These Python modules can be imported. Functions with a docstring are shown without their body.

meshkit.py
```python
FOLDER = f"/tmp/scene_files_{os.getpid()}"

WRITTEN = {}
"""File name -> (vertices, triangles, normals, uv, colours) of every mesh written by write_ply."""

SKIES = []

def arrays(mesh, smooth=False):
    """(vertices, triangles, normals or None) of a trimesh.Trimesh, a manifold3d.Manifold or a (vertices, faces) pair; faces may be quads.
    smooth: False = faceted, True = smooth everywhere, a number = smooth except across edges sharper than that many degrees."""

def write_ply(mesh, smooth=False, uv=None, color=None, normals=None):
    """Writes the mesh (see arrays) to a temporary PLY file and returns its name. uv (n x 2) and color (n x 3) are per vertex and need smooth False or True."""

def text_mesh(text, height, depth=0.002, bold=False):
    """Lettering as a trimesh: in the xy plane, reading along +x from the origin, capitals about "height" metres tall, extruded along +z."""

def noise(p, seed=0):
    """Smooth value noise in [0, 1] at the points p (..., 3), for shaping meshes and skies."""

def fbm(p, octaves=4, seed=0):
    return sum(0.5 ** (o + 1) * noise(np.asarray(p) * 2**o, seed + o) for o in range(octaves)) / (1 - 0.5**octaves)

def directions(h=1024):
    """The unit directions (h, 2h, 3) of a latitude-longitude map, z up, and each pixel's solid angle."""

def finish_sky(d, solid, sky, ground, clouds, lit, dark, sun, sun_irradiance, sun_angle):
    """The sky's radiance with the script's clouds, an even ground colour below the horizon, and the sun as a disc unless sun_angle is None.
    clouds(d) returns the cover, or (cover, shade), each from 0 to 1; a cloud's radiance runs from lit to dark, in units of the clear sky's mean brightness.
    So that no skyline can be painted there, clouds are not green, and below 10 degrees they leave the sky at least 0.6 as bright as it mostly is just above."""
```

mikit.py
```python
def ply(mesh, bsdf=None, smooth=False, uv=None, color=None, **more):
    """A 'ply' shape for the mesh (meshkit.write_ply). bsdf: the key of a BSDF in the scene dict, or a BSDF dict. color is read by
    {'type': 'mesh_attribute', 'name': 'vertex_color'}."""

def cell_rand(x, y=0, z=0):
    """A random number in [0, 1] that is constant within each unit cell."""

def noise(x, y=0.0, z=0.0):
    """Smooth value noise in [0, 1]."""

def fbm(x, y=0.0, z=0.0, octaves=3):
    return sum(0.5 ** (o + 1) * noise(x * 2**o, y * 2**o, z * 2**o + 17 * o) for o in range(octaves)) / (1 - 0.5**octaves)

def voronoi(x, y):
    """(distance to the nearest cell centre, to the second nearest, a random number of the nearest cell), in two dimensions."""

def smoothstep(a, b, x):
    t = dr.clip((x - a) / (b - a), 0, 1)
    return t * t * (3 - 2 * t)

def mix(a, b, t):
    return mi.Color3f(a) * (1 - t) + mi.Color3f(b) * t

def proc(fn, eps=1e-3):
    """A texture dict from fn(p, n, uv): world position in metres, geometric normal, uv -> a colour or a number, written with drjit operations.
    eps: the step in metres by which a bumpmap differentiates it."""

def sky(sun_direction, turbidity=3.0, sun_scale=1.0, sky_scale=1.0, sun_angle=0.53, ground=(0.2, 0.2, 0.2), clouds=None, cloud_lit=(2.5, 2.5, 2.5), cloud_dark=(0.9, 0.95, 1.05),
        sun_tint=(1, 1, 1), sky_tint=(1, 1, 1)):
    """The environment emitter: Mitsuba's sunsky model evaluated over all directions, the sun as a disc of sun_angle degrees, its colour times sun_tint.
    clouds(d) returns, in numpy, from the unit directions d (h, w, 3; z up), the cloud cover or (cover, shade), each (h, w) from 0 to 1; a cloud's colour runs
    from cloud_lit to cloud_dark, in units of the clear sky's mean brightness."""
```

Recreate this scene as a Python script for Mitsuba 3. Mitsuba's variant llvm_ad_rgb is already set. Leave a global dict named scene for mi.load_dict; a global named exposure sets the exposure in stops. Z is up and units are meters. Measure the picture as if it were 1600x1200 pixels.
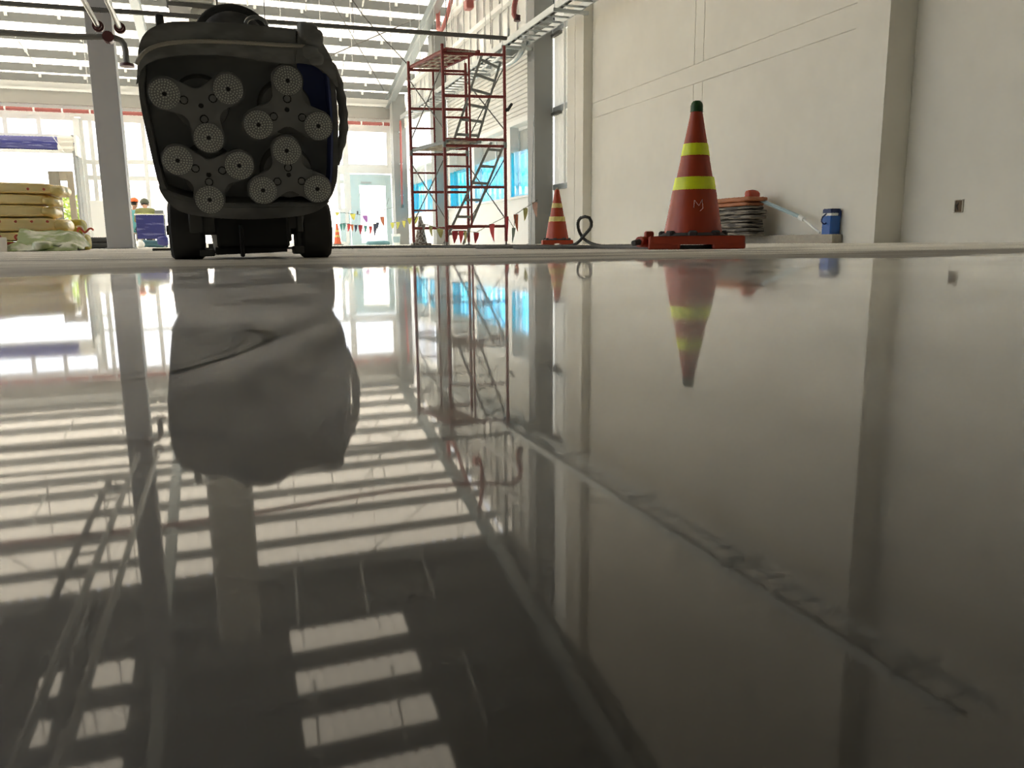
import math, random
import numpy as np, trimesh, shapely, manifold3d
import drjit as dr
import mitsuba as mi
import mikit, meshkit
from shapely.geometry import Polygon, Point, box as sbox
from shapely.ops import unary_union
T = mi.ScalarTransform4f
random.seed(7); RNG = np.random.default_rng(7)
scene, labels = {}, {}

# ------------------------------------------------------------------ camera, sky, exposure
# x = right across the hall, y = towards the glazed front wall, z = up.  The phone lies on the floor.
YAW, PITCH, ROLL, CAM_Z = math.radians(20), math.radians(10.28), math.radians(0.5615), 0.04
F_ = np.array([math.sin(YAW) * math.cos(PITCH), math.cos(YAW) * math.cos(PITCH), -math.sin(PITCH)])
R_ = np.array([math.cos(YAW), -math.sin(YAW), 0.0])
U_ = np.cross(R_, F_)
UP = U_ + R_ * math.tan(ROLL)
scene['camera'] = {'type': 'perspective', 'fov': 2 * math.degrees(math.atan(800 / 1220.0)), 'fov_axis': 'x', 'near_clip': 0.005, 'far_clip': 500.0,
                   'to_world': T().look_at(origin=[0, 0, CAM_Z], target=[float(v) for v in np.array([0, 0, CAM_Z]) + F_], up=[float(v) for v in UP])}


def cloud_cover(d):
    n = meshkit.fbm(np.stack([d[..., 0] / (d[..., 2] + 0.3) * 2.0, d[..., 1] / (d[..., 2] + 0.3) * 2.0, d[..., 2] * 0], -1), 4, 3)
    return np.clip(0.75 + 0.5 * (n - 0.4), 0, 1), np.clip(n - 0.35, 0, 1) * 0.5


scene['sky'] = mikit.sky(sun_direction=[-0.38, -0.24, 0.89], turbidity=4.0, sun_scale=1.0, clouds=cloud_cover, cloud_lit=(1.9, 1.9, 1.85), cloud_dark=(1.2, 1.22, 1.27), ground=(0.3, 0.3, 0.28))
exposure = 3.9

# ------------------------------------------------------------------ helpers
GROUPS_USED = {}


def numbered(name):
    n = GROUPS_USED.get(name, -1) + 1
    GROUPS_USED[name] = n
    return name if n == 0 else f'{name}_{n:03d}'


def thing(name, label, cat, group=None, kind=None):
    key = numbered(name)
    d = {'label': label}
    if cat: d['category'] = cat
    if group: d['group'] = group
    if kind: d['kind'] = kind
    labels[key] = d
    return key


def structure(name, label=None):
    key = numbered(name)
    labels[key] = {'kind': 'structure'}
    if label: labels[key]['label'] = label
    return key


def put(key, mesh, mat, smooth=False, **kw):
    scene[key] = mesh if isinstance(mesh, dict) else mikit.ply(mesh, 'mat_' + mat, smooth, **kw)
    return key


def part(parent, name, mesh, mat=None, smooth=False, label=None, kind=None, **kw):
    key = put(numbered(parent + '__' + name), mesh, mat, smooth, **kw)
    if label or kind:
        labels[key] = {}
        if label: labels[key]['label'] = label
        if kind: labels[key]['kind'] = kind
    return key


def M(name, col, rough=0.6, metallic=0.0, twosided=True, **kw):
    c = col if isinstance(col, dict) else {'type': 'rgb', 'value': list(col)}
    b = {'type': 'principled', 'base_color': c, 'roughness': rough, 'metallic': metallic, **kw}
    scene['mat_' + name] = {'type': 'twosided', 'inner': b} if twosided else b


def cat(*ms):
    ms = [m for m in (ms[0] if len(ms) == 1 and isinstance(ms[0], (list, tuple)) else ms)]
    return trimesh.util.concatenate(ms)


def box(x0, x1, y0, y1, z0, z1):
    m = trimesh.creation.box((abs(x1 - x0), abs(y1 - y0), abs(z1 - z0)))
    m.apply_translation(((x0 + x1) / 2, (y0 + y1) / 2, (z0 + z1) / 2))
    return m


def cbox(x0, x1, y0, y1, z0, z1, c=0.005):
    """chamfered box: the hull of 24 points"""
    lo, hi = np.array([min(x0, x1), min(y0, y1), min(z0, z1)]), np.array([max(x0, x1), max(y0, y1), max(z0, z1)])
    pts = []
    for a in range(8):
        s = np.array([(a >> k) & 1 for k in range(3)])
        p = np.where(s, hi, lo)
        for k in range(3):
            q = p + np.where(s, -c, c)
            q[k] = p[k]
            pts.append(q)
    return trimesh.convex.convex_hull(np.array(pts))


def tube(pts, r, n=8, closed=False):
    pts = np.asarray(pts, float)
    r = np.broadcast_to(np.asarray(r, float), (len(pts),))
    t = np.roll(pts, -1, 0) - np.roll(pts, 1, 0) if closed else np.gradient(pts, axis=0)
    t /= np.maximum(np.linalg.norm(t, axis=1, keepdims=True), 1e-9)
    a = np.cross(t[0], [0, 0, 1.0]) if abs(t[0][2]) < 0.9 else np.cross(t[0], [1.0, 0, 0])
    rings = []
    th = np.arange(n) * 2 * np.pi / n
    for i in range(len(pts)):
        a = a - t[i] * (a @ t[i]); a /= np.linalg.norm(a)
        b = np.cross(t[i], a)
        rings.append(pts[i] + r[i] * (np.cos(th)[:, None] * a + np.sin(th)[:, None] * b))
    v = np.vstack(rings); f = []
    k = len(pts)
    for i in range(k if closed else k - 1):
        j = (i + 1) % k
        for s in range(n):
            s2 = (s + 1) % n
            f += [[i * n + s, i * n + s2, j * n + s2], [i * n + s, j * n + s2, j * n + s]]
    if not closed:
        v = np.vstack([v, pts[0], pts[-1]]); c0, c1 = len(v) - 2, len(v) - 1
        for s in range(n):
            s2 = (s + 1) % n
            f += [[c0, s2, s], [c1, (k - 1) * n + s, (k - 1) * n + s2]]
    return trimesh.Trimesh(v, f, process=False)


def bar(p, q, r, n=8): return tube([p, q], r, n)


def flatbar(p, q, w, h, up=(0, 0, 1)):
    """rectangular bar from p to q, width w sideways and h along up"""
    p, q = np.asarray(p, float), np.asarray(q, float)
    d = (q - p) / np.linalg.norm(q - p)
    s = np.cross(d, up); s /= np.linalg.norm(s); u = np.cross(s, d)
    c = [a + s * sx * w / 2 + u * su * h / 2 for a in (p, q) for sx in (-1, 1) for su in (-1, 1)]
    return trimesh.convex.convex_hull(np.array(c))


def smooth_path(pts, n=60):
    from scipy.interpolate import CubicSpline
    pts = np.asarray(pts, float)
    s = np.r_[0, np.cumsum(np.linalg.norm(np.diff(pts, axis=0), axis=1))]
    return CubicSpline(s, pts)(np.linspace(0, s[-1], n))


def ex(poly, h):
    gs = getattr(poly, 'geoms', [poly])
    return cat([trimesh.creation.extrude_polygon(g, h, engine='earcut') for g in gs if g.area > 1e-9])


def ex_x(pts_yz, x0, x1):
    """polygon in (y, z) extruded along x"""
    m = ex(pts_yz if hasattr(pts_yz, 'area') else Polygon(pts_yz), abs(x1 - x0))
    v = np.array(m.vertices)
    m.vertices = np.stack([v[:, 2] + min(x0, x1), v[:, 0], v[:, 1]], 1)
    return m


def ex_y(pts_xz, y0, y1):
    m = ex(pts_xz if hasattr(pts_xz, 'area') else Polygon(pts_xz), abs(y1 - y0))
    v = np.array(m.vertices)
    m.vertices = np.stack([v[:, 0], max(y0, y1) - v[:, 2], v[:, 1]], 1)
    return m


def soft_ex(poly, w0, w1, r, steps=3):
    """extrusion with a rounded front edge, built of shrinking layers"""
    out = [ex(poly, w1 - r - w0).apply_translation((0, 0, w0))]
    for k in range(steps):
        a0, a1 = k / steps, (k + 1) / steps
        s = r * (1 - math.sqrt(max(0, 1 - a1 * a1)))
        p = poly.buffer(-s)
        if p.is_empty: break
        out.append(ex(p, r * (a1 - a0)).apply_translation((0, 0, w1 - r + r * a0)))
    return cat(out)


def lathe(prof, n=32):
    return trimesh.creation.revolve(np.asarray(prof, float), sections=n)


def soft_box(lx, ly, lz, p=5, amp=0.0, freq=6.0, seed=0, sub=3):
    m = trimesh.creation.box((2, 2, 2))
    for _ in range(sub): m = m.subdivide()
    v = np.array(m.vertices)
    v = v / (np.sum(np.abs(v) ** p, 1) ** (1 / p))[:, None]
    v *= np.array([lx, ly, lz]) / 2
    if amp:
        n = np.stack([meshkit.fbm(v * freq + 31.7 * k, 3, seed + k) - 0.5 for k in range(3)], 1)
        v = v + 2 * amp * n
    m.vertices = v
    m.fix_normals()
    return m


def at(m, x=0, y=0, z=0, rz=0.0, rx=0.0, ry=0.0):
    m = m.copy()
    for ang, ax in ((rx, (1, 0, 0)), (ry, (0, 1, 0)), (rz, (0, 0, 1))):
        if ang: m.apply_transform(trimesh.transformations.rotation_matrix(math.radians(ang), ax))
    m.apply_translation((x, y, z))
    return m


# ------------------------------------------------------------------ materials
P = mikit.proc
rgb = lambda *c: {'type': 'rgb', 'value': list(c)}


def wall_paint(p, n, uv):
    a = mikit.fbm(p.x * 1.3, p.y * 1.3, p.z * 1.3, 4)
    b = mikit.fbm(p.x * 9, p.y * 9, p.z * 4, 2)
    return mikit.mix((0.655, 0.638, 0.572), (0.69, 0.672, 0.605), mikit.smoothstep(0.3, 0.7, 0.75 * a + 0.25 * b))


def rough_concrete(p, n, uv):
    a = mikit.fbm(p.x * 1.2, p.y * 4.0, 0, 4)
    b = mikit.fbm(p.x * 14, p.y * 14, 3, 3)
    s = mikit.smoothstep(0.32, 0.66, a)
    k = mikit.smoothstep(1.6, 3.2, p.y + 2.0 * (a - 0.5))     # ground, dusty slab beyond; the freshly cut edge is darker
    return mikit.mix(mikit.mix((0.22, 0.205, 0.18), (0.42, 0.40, 0.35), s), mikit.mix((0.56, 0.54, 0.48), (0.70, 0.68, 0.61), s), k) * (0.85 + 0.3 * b) * (1 + 0.28 * mikit.smoothstep(0.4, 2.2, p.x))  # last factor paints the wall's grazing reflection into the right-hand slab colour


def polished_mask(p, n, uv):
    edge = dr.select(p.x < 0, 1.50 + 0.72 * p.x, 1.50 - 0.06 * p.x)
    wob = mikit.fbm(p.x * 2.2, p.y * 3.0, 5, 4) - 0.5
    return mikit.smoothstep(-0.10, 0.14, edge - p.y + 0.55 * wob)


def swirl(p, n, uv):
    # curved trowel marks and a pale streak left in the dusty film on the slab (u, f: axes along and across the last trowel pass)
    u, f = p.x * 0.94 - p.y * 0.342, p.x * 0.342 + p.y * 0.94
    w = mikit.noise(u * 60, f * 14, 1) - 0.5
    arc = mi.Float(0)
    for cu, cf, ru, rf, wd, amp in ((-0.127, 0.30, 0.026, 0.072, 0.07, 1.0), (-0.131, 0.30, 0.021, 0.060, 0.05, 0.5), (-0.104, 0.32, 0.012, 0.045, 0.05, 0.5), (-0.075, 0.40, 0.022, 0.05, 0.06, 0.6), (0.02, 0.34, 0.05, 0.09, 0.03, 0.4)):
        e = dr.sqrt(dr.square((u - cu) / ru) + dr.square((f - cf) / rf)) + 0.10 * w
        arc += amp * dr.exp(-dr.square((e - 1) / wd)) * mikit.smoothstep(-0.3, 0.4, (u - cu) / ru)
    streak = dr.exp(-dr.square((u + 0.094 + 0.010 * w) / 0.006)) * mikit.smoothstep(0.20, 0.27, f) * (1 - mikit.smoothstep(0.36, 0.46, f))
    broad = mikit.smoothstep(0.30, 0.70, mikit.fbm(u * 22 + 3 + 0.6 * w, f * 9, 6, 3))
    return dr.maximum(1.3 + 1.4 * broad - 1.8 * arc + 1.6 * streak, 0.2)


def floor_wave(p, n, uv):
    return mikit.noise(p.x * 5, p.y * 9, 0.5) + 0.2 * mikit.noise(p.x * 11, p.y * 24, 4.5)


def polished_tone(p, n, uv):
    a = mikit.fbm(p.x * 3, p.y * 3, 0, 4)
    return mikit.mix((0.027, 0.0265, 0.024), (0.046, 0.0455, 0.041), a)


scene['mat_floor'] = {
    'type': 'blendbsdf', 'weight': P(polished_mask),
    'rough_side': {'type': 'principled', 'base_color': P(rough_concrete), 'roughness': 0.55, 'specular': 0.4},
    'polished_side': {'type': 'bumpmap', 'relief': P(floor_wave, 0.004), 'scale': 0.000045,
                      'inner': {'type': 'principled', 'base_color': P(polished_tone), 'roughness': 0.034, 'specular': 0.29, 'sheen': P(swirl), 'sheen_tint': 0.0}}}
M('wall', P(wall_paint), 0.75)
M('white', (0.73, 0.745, 0.735), 0.6)
M('white_metal', (0.72, 0.73, 0.72), 0.4)
M('siding', (0.60, 0.61, 0.585), 0.5)
M('beam_beige', (0.34, 0.335, 0.31), 0.6)
M('column_grey', (0.25, 0.26, 0.255), 0.5)
M('column_grey_lit', (0.34, 0.345, 0.36), 0.5)  # same column paint, lightened to carry the stronger light on the left
M('galvanised', (0.50, 0.54, 0.55), 0.38, 0.75)
M('purlin', (0.19, 0.20, 0.20), 0.5)
M('foil', (0.75, 0.76, 0.75), 0.28, 0.9)
M('roof_panel', (0.16, 0.165, 0.165), 0.5)
scene['mat_skylight'] = {'type': 'principledthin', 'base_color': rgb(0.86, 0.84, 0.77), 'roughness': 0.5, 'diff_trans': 0.66, 'spec_trans': 0.0}
scene['mat_frosted'] = {'type': 'principledthin', 'base_color': rgb(0.50, 0.51, 0.49), 'roughness': 0.5, 'diff_trans': 0.5, 'spec_trans': 0.0}
scene['mat_translucent'] = {'type': 'principledthin', 'base_color': rgb(0.66, 0.66, 0.61), 'roughness': 0.5, 'diff_trans': 0.42, 'spec_trans': 0.0}
scene['mat_glass'] = {'type': 'thindielectric', 'int_ior': 1.5}
scene['mat_blue_film'] = {'type': 'thindielectric', 'int_ior': 1.3, 'specular_transmittance': rgb(0.01, 0.66, 1.0)}
M('aluminium_blue', (0.52, 0.66, 0.70), 0.4)
M('red_pipe', (0.34, 0.10, 0.09), 0.4)
M('dark_red_pipe', (0.05, 0.013, 0.013), 0.4)
M('steel_pipe', (0.42, 0.42, 0.40), 0.35, 0.8)
M('dark_steel', (0.10, 0.10, 0.095), 0.5, 0.3)
M('scaffold_red', (0.16, 0.026, 0.022), 0.5)
M('scaffold_deck', (0.20, 0.055, 0.045), 0.6)
M('grey_paint', (0.17, 0.19, 0.185), 0.5)
M('ladder_grey', (0.26, 0.28, 0.27), 0.5, 0.3)
M('cone_red', P(lambda p, n, uv: mikit.mix((0.34, 0.040, 0.012), (0.42, 0.058, 0.02), mikit.fbm(p.x * 18, p.y * 18, p.z * 9, 3))), 0.45)
M('cone_orange', (0.62, 0.11, 0.04), 0.5)
M('band_lime', (0.80, 0.90, 0.02), 0.4)
M('band_cream', (0.62, 0.50, 0.16), 0.4)
M('cap_green', (0.015, 0.07, 0.012), 0.5)
M('pale_mark', (0.62, 0.40, 0.36), 0.8)
M('rubber', (0.055, 0.055, 0.053), 0.75)
M('cable', (0.035, 0.037, 0.034), 0.55)
M('cable_worn', (0.17, 0.17, 0.16), 0.7)
M('grinder_shell', P(lambda p, n, uv: mikit.mix((0.12, 0.12, 0.118), (0.20, 0.20, 0.196), mikit.smoothstep(0.35, 0.7, mikit.fbm(p.x * 14, p.y * 14, p.z * 14, 4)))), 0.75)
M('grinder_skirt', P(lambda p, n, uv: mikit.mix((0.21, 0.212, 0.205), (0.33, 0.333, 0.322), mikit.smoothstep(0.3, 0.7, mikit.fbm(p.x * 18, p.y * 18, p.z * 30, 4)))), 0.85)
M('grinder_deck', P(lambda p, n, uv: mikit.mix((0.32, 0.325, 0.325), (0.43, 0.435, 0.435), mikit.fbm(p.x * 12, p.y * 12, p.z * 12, 3))), 0.8)
M('grinder_blue', (0.10, 0.13, 0.32), 0.6)
M('tool_grey', P(lambda p, n, uv: mikit.mix((0.215, 0.215, 0.21), (0.295, 0.295, 0.29), mikit.fbm(p.x * 30, p.y * 30, p.z * 30, 3))), 0.75)
M('pad_grey', (0.33, 0.33, 0.32), 0.8)
M('pad_dot', (0.78, 0.78, 0.72), 0.8)
M('black', (0.012, 0.012, 0.012), 0.6)
M('bundle_yellow', P(lambda p, n, uv: mikit.mix((0.88, 0.68, 0.30), (0.93, 0.80, 0.45), mikit.fbm(p.x * 5, p.y * 5, p.z * 22, 3))), 0.35)
M('bundle_red', (0.55, 0.10, 0.07), 0.45)
M('film_yellow', (0.75, 0.60, 0.25), 0.25)
M('olive_bag', (0.42, 0.36, 0.05), 0.5)
M('tarp_green', P(lambda p, n, uv: mikit.mix((0.34, 0.42, 0.20), (0.75, 0.77, 0.64), mikit.smoothstep(0.45, 0.62, mikit.fbm(p.x * 7, p.y * 7, p.z * 9, 3)))), 0.5)
M('sheet_grey', (0.60, 0.56, 0.48), 0.7)
M('wood_grey', P(lambda p, n, uv: mikit.mix((0.20, 0.185, 0.15), (0.30, 0.28, 0.23), mikit.fbm(p.x * 30, p.y * 30, p.z * 3, 3))), 0.8)
M('grimy', P(lambda p, n, uv: mikit.mix((0.10, 0.075, 0.06), (0.34, 0.33, 0.31), mikit.smoothstep(0.4, 0.6, mikit.fbm(p.x * 30, p.y * 30, p.z * 22, 3)))), 0.8)
M('wood_pale', (0.34, 0.30, 0.23), 0.8)
M('wrap_blue', P(lambda p, n, uv: mikit.mix((0.045, 0.05, 0.20), (0.16, 0.17, 0.36), mikit.smoothstep(0.55, 0.8, mikit.fbm(p.x * 4 + p.z * 3, p.y * 4, p.z * 26, 3)))), 0.25)
M('wrap_clear', P(lambda p, n, uv: mikit.mix((0.55, 0.54, 0.49), (0.85, 0.84, 0.78), mikit.smoothstep(0.4, 0.75, mikit.fbm(p.x * 2, p.y * 2, p.z * 14, 4)))), 0.3)
M('blue_jug', (0.02, 0.10, 0.36), 0.35)
M('blue_jug_dark', (0.006, 0.02, 0.10), 0.4)
M('bucket_white', (0.80, 0.82, 0.80), 0.4)
M('teal', (0.12, 0.25, 0.28), 0.5)
M('ledge', P(lambda p, n, uv: mikit.mix((0.34, 0.31, 0.26), (0.46, 0.43, 0.36), mikit.fbm(p.x * 30, p.y * 30, p.z * 30, 4))), 0.9)
M('sack_dark', P(lambda p, n, uv: mikit.mix((0.05, 0.045, 0.04), (0.24, 0.21, 0.17), mikit.smoothstep(0.35, 0.7, mikit.fbm(p.x * 9, p.y * 9, p.z * 60, 3)))), 0.7)
M('sack_orange', P(lambda p, n, uv: mikit.mix((0.30, 0.09, 0.03), (0.42, 0.17, 0.08), mikit.fbm(p.x * 12, p.y * 12, p.z * 40, 3))), 0.6)
M('pole_blue', (0.34, 0.46, 0.50), 0.4)
M('box_brown', (0.12, 0.085, 0.05), 0.8)
M('concrete_out', (0.55, 0.54, 0.50), 0.9)
M('shed_pale', (0.75, 0.74, 0.70), 0.6)
M('leaf', (0.22, 0.30, 0.06), 0.7)
for nm, c in dict(pink=(0.50, 0.32, 0.28), olive=(0.36, 0.36, 0.14), orange=(0.45, 0.15, 0.08), grey=(0.20, 0.26, 0.25), crimson=(0.30, 0.025, 0.035), red=(0.50, 0.06, 0.06), dull=(0.22, 0.22, 0.20),
                  yellow=(0.58, 0.56, 0.12), teal=(0.10, 0.28, 0.26), navy=(0.05, 0.06, 0.10), purple=(0.36, 0.16, 0.45)).items():
    M('flag_' + nm, c, 0.6)
M('skin', (0.42, 0.24, 0.16), 0.6); M('helmet_orange', (0.70, 0.14, 0.03), 0.35); M('shirt_teal', (0.12, 0.36, 0.38), 0.8); M('jacket_olive', (0.17, 0.18, 0.07), 0.8)
M('stripe_yellow', (0.65, 0.70, 0.10), 0.5); M('trousers', (0.05, 0.055, 0.07), 0.8); M('cap_dark', (0.09, 0.10, 0.07), 0.8); M('hair', (0.015, 0.012, 0.01), 0.6)

# ------------------------------------------------------------------ the hall: floor, walls, roof
XW, YF = 6.0, 27.0                       # face of the right wall, face of the front wall
XL, YB = -13.0, -10.0
SL, Z0 = 0.22, 4.65                      # roof slope and height of the purlins' foot at the front wall
RIDGE = 2.0
zroof = lambda y: Z0 + SL * (27.2 - y) if y >= RIDGE else Z0 + SL * (27.2 - RIDGE) - SL * (RIDGE - y)

g = structure('ground', 'bare pale concrete yard outside the glazed front wall')
put(g, box(-120, 120, -120, 160, -0.30, -0.05), 'concrete_out')
f = structure('floor', 'polished grey concrete floor with mirror reflections near, dusty ground slab beyond')
fl = trimesh.Trimesh([[XL, YB, 0], [XW + 0.4, YB, 0], [XW + 0.4, YF + 0.3, 0], [XL, YF + 0.3, 0]], [[0, 1, 2], [0, 2, 3]], process=False)
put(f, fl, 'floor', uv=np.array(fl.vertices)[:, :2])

# right wall
w = structure('wall_right', 'long plastered grey-beige wall with joint lines and a windowed steel-clad bay beyond')
zt = lambda y: zroof(y) + 0.22
part(w, 'plaster_wall', ex_x([(YB, -0.02), (6.07, -0.02), (6.07, zt(6.07)), (RIDGE, zt(RIDGE)), (YB, zt(YB))], 6.32, 6.6), 'wall')
part(w, 'plaster_core', ex_x([(6.07, -0.02), (13.08, -0.02), (13.08, zt(13.08)), (6.07, zt(6.07))], XW + 0.012, 6.6), 'wall')
J = 0.006
pan = [((6.49, 9.15), (0, 2.07)), ((9.15, 9.36), (0, 2.07)), ((9.36, 12.42), (0, 2.07)), ((6.49, 12.42), (2.07, 2.31)), ((6.49, 9.15), (2.31, 99)), ((9.15, 9.36), (2.31, 99)), ((9.36, 12.42), (2.31, 99))]
for (ya, yb), (za, zb) in pan:
    h = (lambda y: zt(y)) if zb > 50 else (lambda y, z=zb: z - J)
    part(w, 'plaster_panel', ex_x([(ya + J, za + J if za else -0.01), (yb - J, za + J if za else -0.01), (yb - J, h(yb)), (ya + J, h(ya))], XW, XW + 0.012), 'wall')
part(w, 'pilaster', ex_x([(6.07, -0.01), (6.485, -0.01), (6.485, zt(6.485)), (6.07, zt(6.07))], XW - 0.012, XW + 0.02), 'wall')
part(w, 'pilaster', ex_x([(12.43, -0.01), (12.755, -0.01), (12.755, zt(12.755)), (12.43, zt(12.43))], 5.84, XW + 0.03), 'wall')
part(w, 'pilaster', ex_x([(12.765, -0.01), (13.08, -0.01), (13.08, zt(13.08)), (12.765, zt(12.765))], 5.84, XW + 0.03), 'wall')
# narrow strip between the pilaster and the portal column: low wall, translucent corrugated sheets, girts
part(w, 'low_wall', box(XW + 0.02, 6.3, 13.08, 14.1, -0.01, 1.03), 'wall')


def corrugated(y0, y1, z0, z1, x, pitch=0.09, amp=0.012):
    n = max(2, int((y1 - y0) / pitch * 4))
    ys = np.linspace(y0, y1, n + 1)
    xs = x + amp * np.sin((ys - y0) / pitch * 2 * np.pi)
    v = np.array([[a, b, z] for z in (z0, z1) for a, b in zip(xs, ys)])
    i = np.arange(n)
    return trimesh.Trimesh(v, np.vstack([np.stack([i, i + 1, i + n + 2], 1), np.stack([i, i + n + 2, i + n + 1], 1)]), process=False)


for za, zb in ((1.09, 2.40), (2.52, 3.78), (3.90, zt(13.6))):
    part(w, 'translucent_sheet', corrugated(13.08, 14.1, za, zb, 6.03), 'translucent', True)
for zc in (1.06, 2.46, 3.84):
    part(w, 'girt', box(6.0, 6.28, 13.08, 14.1, zc - 0.05, zc + 0.05), 'galvanised')
part(w, 'girt_bracket', box(5.96, 6.12, 13.75, 14.1, 2.36, 2.41), 'dark_steel')
part(w, 'girt_bracket', box(5.96, 6.12, 13.75, 14.1, 3.74, 3.79), 'dark_steel')
part(w, 'jamb_strip', box(5.99, 6.02, 13.54, 13.58, 1.1, 5.0), 'white')
# windowed bays
BAYS = [(14.46, 21.5), (21.86, 26.2)]
for ya, yb in BAYS:
    part(w, 'low_wall', box(XW, 6.25, ya, yb, -0.01, 0.95), 'white')
    part(w, 'window_sill', cbox(5.94, 6.25, ya, yb, 0.95, 1.0, 0.006), 'white')
part(w, 'lintel', box(XW - 0.02, 6.25, 14.46, 21.5, 2.47, 2.57), 'white')
part(w, 'lintel', box(XW - 0.02, 6.25, 21.86, 26.2, 2.40, 2.50), 'white')
nsl = 14
prof = [(0, 0), (0.03, 0.012), (0.03, 0.075), (0.0, 0.092)]
for k in range(nsl):
    za = 2.57 + k * 0.0925
    m = trimesh.Trimesh(*[np.array([[XW + 0.05 - dx, y, za + dz] for y in (14.46, 21.5) for dx, dz in prof]), [[0, 1, 5], [0, 5, 4], [1, 2, 6], [1, 6, 5], [2, 3, 7], [2, 7, 6], [0, 4, 7], [0, 7, 3], [0, 3, 2], [0, 2, 1], [4, 5, 6], [4, 6, 7]]], process=False)
    part(w, 'siding_slat', m, 'siding')
part(w, 'backing', box(6.05, 6.2, 14.46, 21.5, 2.5, 3.9), 'siding')
part(w, 'ledger_beam', box(5.88, 6.2, 14.46, 21.5, 3.87, 4.15), 'white')
part(w, 'ledger_beam', box(5.88, 6.2, 21.86, 26.2, 3.75, 4.05), 'white')
for (ya, yb), zb in zip(BAYS, (4.15, 4.05)):
    n = int(round((yb - ya) / 0.55))
    for k in range(n):
        a, b = ya + (yb - ya) * k / n, ya + (yb - ya) * (k + 1) / n
        part(w, 'cladding_panel', ex_x([(a + 0.008, zb), (b - 0.008, zb), (b - 0.008, zt(b)), (a + 0.008, zt(a))], 6.06, 6.10), 'foil' if k % 3 == 1 else 'siding')
        part(w, 'cladding_rib', box(6.02, 6.07, b - 0.02, b + 0.02, zb, zt(b)), 'white_metal')
    for zg in (4.95, 5.75):
        ym = min(yb, 27.2 - (zg - Z0) / SL)
        if ym > ya: part(w, 'girt', box(5.93, 6.05, ya, ym, zg, zg + 0.10), 'white_metal')
part(w, 'outer_skin', ex_x([(14.3, 4.0), (YF, 4.0), (YF, zt(YF)), (14.3, zt(14.3))], 6.2, 6.25), 'roof_panel')

# steel portal columns
COLS = []


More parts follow.
